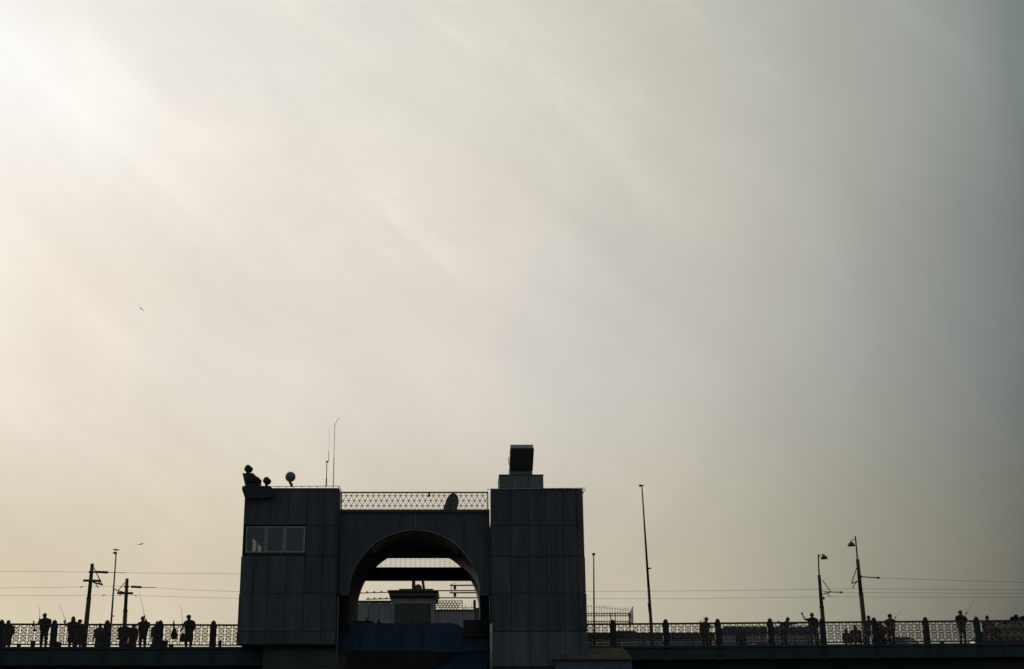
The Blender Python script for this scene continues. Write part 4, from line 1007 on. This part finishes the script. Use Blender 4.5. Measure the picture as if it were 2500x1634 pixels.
# ------------------------------------------------------------------ rods, bags, buckets
def rod(a, b, Y, label, Y2_=None, r0=.014, r1=.006):
    p, q_ = at(*a, Y), at(*b, Y2_ or Y - .8); bow = (q_ - p) * .5 + p + Vector((.03, 0, -.02))
    t = thing('fishing_rod', p, label, 'fishing rod', 'fishing rods over the railing')
    MB().tube([p, p.lerp(q_, .25)], r0, 6, r0 * .8).build('grip', IRON, t)
    MB().tube([p.lerp(q_, .25), bow, q_], r0 * .75, 5, r1).build('blank', IRON, t)
    MB().lathe([(.03, -.03), (.045, 0), (.03, .03)], p.lerp(q_, .12), (1, 0, 0), 10).build('reel', BLACK, t)
rod((97, 1516), (94.2, 1479), 69.6, 'nearly upright short rod left of the standing man')
rod((162, 1521), (143, 1472), 70.6, 'rod slanting left from the bulky person')
rod((355, 1513), (338.5, 1443), 70.8, 'longest rod, rising left above the angler on the rail')
rod((446, 1530), (441, 1478), 69.6, 'thin rod standing left of the flared-jacket person')
rod((1711, 1525), (1719, 1505), 70, 'short rod beside the large round head')
rod((2184, 1510), (2199.5, 1490.5), 70.6, 'short rod slanting right from the red-topped angler')
rod((2356, 1503), (2383, 1454), 69.8, 'long pale rod slanting right from the lone angler in black')
def clampthing(px, py, label):
    o = at(px, 1524, YR); t = thing('rod_clamp', o, label, 'rod holder', 'rod holders on the top rail')
    MB().lathe([(.05, -.04), (.05, .03), (.035, .05), (.03, .12), (.04, .14), (.015, .17)], o, n=10).build('holder', IRON, t, True)
    MB().box(o.x - .05, o.x + .05, YR - .085, YR - .062, o.z - .12, o.z + .01).build('clamp', IRON, t)
clampthing(82, 1520, 'rod holder on the rail left of the standing man'); clampthing(424, 1520, 'rod holder on the rail above the hanging bag'); clampthing(2402, 1517, 'rod holder on the rail left of the reddish-faced person'); clampthing(1710, 1520, 'rod holder on the rail beside the large round head'); clampthing(2004, 1517, 'rod holder on the rail right of the waving man')
def bag(px, py0, py1, wpx, Y, mt, label, tri=False):
    """soft sack hanging from the rail: narrow neck, bulging foot"""
    x = at(px, (py0 + py1) / 2, Y).x; z1, z0 = Z(py0, Y), Z(py1, Y); w = wpx / 50.3 / 2; h = z1 - z0
    t = thing('hanging_bag', (x, Y, z0), label, 'bag', 'bags and sacks at the railing')
    m = MB(); prof = [(.3, 0), (.85, .06), (1, .25), (.82, .5), (.45, .78), (.2, .95), (.12, 1)]
    vs = []; n = 14
    for r_, hh in prof:
        for j in range(n):
            a = 2 * math.pi * j / n; k = 1 + .12 * math.sin(3 * a + hh * 5)
            vs.append((x + w * r_ * k * math.cos(a), Y + .12 * r_ * k * math.sin(a), z0 + h * hh))
    fs = [(i * n + j, i * n + (j + 1) % n, (i + 1) * n + (j + 1) % n, (i + 1) * n + j) for i in range(len(prof) - 1) for j in range(n)] + [tuple(range(n))[::-1], tuple(range((len(prof) - 1) * n, len(prof) * n))]
    m.add(vs, fs); m.build('sack', mt, t, True)
    MB().tube([(x, Y, z1 - .03), (x + .01, Y, z1 + .08)], .015, 6).build('strap', mt, t)
bag(425, 1530, 1561, 17, YR + .2, CM['brown'], 'dark sack hanging from the rail left of the flared-jacket person')
bag(446, 1545, 1568, 18, YR + .25, CM['charcoal'], 'grey bag held low beside the flared-jacket person')
bag(84.5, 1532, 1542, 6, YR + .15, CM['black'], 'small dark bag on the railing left of the standing man')
bag(34, 1534, 1548, 5, YR + .15, CM['brown'], 'little brown pouch caught in the lattice near the left edge')
bag(243, 1540, 1566, 16, YR + .3, CM['red'], 'dull red bag hanging low beside the third post')
bag(208, 1540, 1562, 12, YR + .3, CM['charcoal'], 'grey bag hanging by the foot of the taller tram pole')
bag(1711, 1538, 1556, 9, YR + .2, CM['red'], 'dark red bag hanging beside the large round head')
bag(2142, 1530, 1578, 14, YR + .3, CM['blue'], 'long pale-blue cloth hanging beside the bent pair')
def bucket(px, py, wpx, hpx, Y, mt, label, lid=True):
    x = at(px, 1575, Y).x; z = deckz(x) + (-.05 if Y > YR + .15 else 0.0); w = wpx / 100.0; h = hpx / 50.0
    z = max(z, Z(py, Y)) if False else z
    t = thing('bucket', (x, Y, z), label, 'bucket', 'buckets and tubs on the walkway')
    MB().lathe([(w * .8, 0), (w * .84, .02), (w, h), (w * 1.06, h), (w * 1.06, h - .03), (w * .97, h - .03)], (x, Y, z), n=18).build('tub', mt, t, True)
    if lid: MB().lathe([(w * .98, h), (w * .9, h + .03), (.02, h + .04)], (x, Y, z), n=18).build('lid', mt, t, True)
    MB().tube([(x + w * math.cos(a), Y, z + h + w * .5 * math.sin(a)) for a in [math.pi * k / 8 for k in range(9)]], .008, 5).build('handle', IRON, t)
bucket(80, 1562, 12, 17, YR + .35, CM['dark'], 'black tub at the feet of the standing man')
bucket(46, 1573, 10, 8, YR + .35, CM['grey'], 'low grey tub near the left edge')
bucket(143, 1568, 14, 14, YR + .35, CM['dark'], 'dark lidded bucket right of the second railing post')
bucket(402, 1561, 16, 18, YR + .35, CM['dark'], 'tall dark bucket right of the fourth railing post')
bucket(373, 1570, 14, 9, YR + .4, CM['grey'], 'low grey tub left of the fourth railing post')
bucket(537, 1563, 8, 18, YR + .35, CM['dark'], 'narrow pot standing between the gate tower and the last post')
bucket(418, 1574, 12, 8, YR + .4, CM['brown'], 'low brown tub under the hanging sack')
bucket(312, 1570, 16, 12, YR + .4, CM['dark'], 'wide dark tub at the foot of the shorter tram pole')
bucket(2160, 1562, 14, 18, YR + .35, CM['olive'], 'olive bucket at the feet of the red-topped angler')
bucket(2300, 1576, 10, 7, YR + .35, CM['grey'], 'low tub on the walkway left of the lone angler')
# black umbrella lying open behind the rail
Yu = 70.0; x = at(1855, 1570, Yu).x; z = deckz(x) - .05
t = thing('umbrella', (x, Yu, z), 'open black umbrella lying behind the railing near the blue bus', 'umbrella')
MB().lathe([(.56, .0), (.54, .06), (.44, .16), (.28, .23), (.1, .27), (.01, .28)], (x, Yu, z), n=16).build('canopy', BLACK, t, True)
MB().tube([(x - .5, Yu - .3, z + .06), (x - .1, Yu - .42, z + .22), (x + .42, Yu - .3, z + .16)], .012, 5).build('canopy_highlight', SILVER, t)  # curved highlight along the canopy, put in as a pale silver tube
# wooded hill on the far shore, rising at the right edge
Yh = 420.0
prof = [(2330, 1600), (2390, 1545), (2420, 1533), (2446, 1520), (2470, 1513.5), (2486, 1508), (2510, 1508), (2560, 1504), (2700, 1490), (2900, 1470), (3200, 1450)]
vs = []; fs = []; nj = 7
pr_ = []
for (a, ya), (b, yb) in zip(prof[:-1], prof[1:]):
    for k in range(6): pr_.append((a + (b - a) * k / 6, ya + (yb - ya) * k / 6 + random.uniform(-.7, .7)))
for a, ya in pr_:
    tp = at(a, ya, Yh)
    for j in range(nj):
        f_ = j / (nj - 1); vs.append((tp.x + random.uniform(-1, 1), Yh - 70 * (1 - f_) + random.uniform(-2, 2) * (f_ < 1), -1 + (tp.z + 1) * math.sin(f_ * math.pi / 2)))
    vs.append((tp.x, Yh + 120, -1))
nj += 1
for i in range(len(pr_) - 1):
    for j in range(nj - 1): fs.append((i * nj + j, (i + 1) * nj + j, (i + 1) * nj + j + 1, i * nj + j + 1))
HILL = mat('hill_scrub', (.022, .022, .015), 1, 0, .4, .05)
struct(MB().add(vs, fs), 'hill', HILL, False)
LEAF = mat('foliage', (.045, .04, .025), .9, 0, .4, .6)
def far_tree(px, ytop, ybase, wpx, label, seed):
    rn = random.Random(seed); o = at(px, ybase + 3, Yh - 8); k = Yh / 3464.0
    t = thing('leafy_tree', o, label, 'tree', 'trees on the far hill'); h = (ybase - ytop) * k; w = wpx * k / 2
    MB().tube([o, o + Vector((.2, 0, h * .35)), o + Vector((0, 0, h * .75))], .28, 7, .1).build('trunk', IRON, t)
    m = MB()
    for cl in range(26):
        a = rn.uniform(0, 6.28); rr = rn.random() ** .5; hz_ = rn.uniform(.25, 1.05)
        c = Vector((math.cos(a) * rr * w * (1.15 - .5 * abs(hz_ - .5)), math.sin(a) * rr * w, h * hz_))
        rad = w * rn.uniform(.16, .34)
        for q_ in range(60):
            d = Vector((rn.gauss(0, 1), rn.gauss(0, 1), rn.gauss(0, 1))).normalized() * rad * rn.uniform(.5, 1.1); p = o + c + d
            u_ = Vector((rn.gauss(0, 1), rn.gauss(0, 1), rn.gauss(0, 1))).normalized(); v_ = u_.orthogonal().normalized(); z_ = rn.uniform(.12, .28)
            m.add([p + u_ * z_, p + v_ * z_ * .7, p - u_ * z_, p - v_ * z_ * .7], [(0, 1, 2, 3)])
    m.build('crown', LEAF, t)
far_tree(2473, 1504, 1516, 9, 'lower tree of the tight pair on the far hill at the right edge', 3)
far_tree(2482, 1500.5, 1512, 10, 'highest tree of the tight pair on the far hill at the right edge', 5)
far_tree(2498, 1504, 1511, 12, 'broad tree on the far hill cut off by the right edge', 8)
far_tree(2458, 1513.5, 1519, 12, 'low bushy tree on the falling slope left of the tight pair', 11)

# ------------------------------------------------------------------ gulls
def gull(o, s, label, wings=None, yaw=0.0, tilt=0.0):
    t = thing('gull', o, label, 'bird')
    loc = lambda x, y, z: Vector((x, y, z)) * s
    def B(name, m, smooth=True):
        me = m.mesh(name, FEATH, (0, 0, 0), smooth); ob = bpy.data.objects.new(name, me); col.objects.link(ob); ob.parent = t
    m = MB(); m.lathe([(.01, -.24), (.035, -.18), (.055, -.05), (.06, .05), (.04, .13), (.035, .17), (.03, .2), (.008, .215), (.004, .25)], (0, 0, 0), (1, 0, .12), 10)
    m.v = [tuple(Vector(v) * s) for v in m.v]; B('body', m)
    m = MB(); m.add([loc(-.18, -.02, -.02), loc(-.32, -.05, -.03), loc(-.32, .05, -.03), loc(-.18, .02, -.02), loc(-.18, 0, 0.0), loc(-.31, 0, -.02)], [(0, 1, 5, 4), (4, 5, 2, 3), (0, 3, 2, 1)]); B('tail', m, False)
    if wings:
        for sy, (mx_, mz_, tx_, tz_) in zip((-1, 1), wings):
            m = MB(); pts = [loc(.08, sy * .03, .03), loc(-.08, sy * .03, .03), loc(-.06 + mx_, sy * .3, mz_), loc(-.16 + tx_, sy * .62, tz_), loc(.08 + mx_, sy * .3, mz_ + .01)]
            lo = [p - Vector((0, 0, .012 * s)) for p in pts]
            m.add(pts + lo, [(0, 1, 2, 4), (4, 2, 3), (9, 7, 6, 5), (8, 7, 9), (0, 4, 9, 5), (4, 3, 8, 9), (3, 2, 7, 8), (2, 1, 6, 7), (1, 0, 5, 6)]); B('wing', m, False)
    else:
        for sy in (-1, 1):
            m = MB(); m.lathe([(.005, -.26), (.03, -.1), (.04, .05), (.01, .12)], (-.02, sy * .03, .02), (1, 0, .1), 8); m.v = [tuple(Vector(v) * s) for v in m.v]; B('wing', m)
            m = MB(); m.tube([(0.02, sy * .02, -.05), (.02, sy * .02, -.16)], .008, 5); m.v = [tuple(Vector(v) * s) for v in m.v]; B('leg', m)
    t.rotation_euler = (tilt, 0, yaw)
    return t
gull(at(283, 1342.6, 73.6), .72, 'gull perched on top of the slender lamp post', None, yaw=R_(180))
t = gull(at(345, 754, 90), .58, 'dark gull flying alone high in the pale sky', ((.05, .1, 0, .3), (.0, -.05, -.1, -.12)), yaw=R_(60)); t.rotation_euler = (R_(62), R_(20), R_(75))
gull(at(343.5, 1329, 120), .85, 'tiny distant gull gliding above the shorter tram pole', ((.02, .05, 0, -.02), (.02, .05, 0, .12)), yaw=R_(65), tilt=R_(-12))
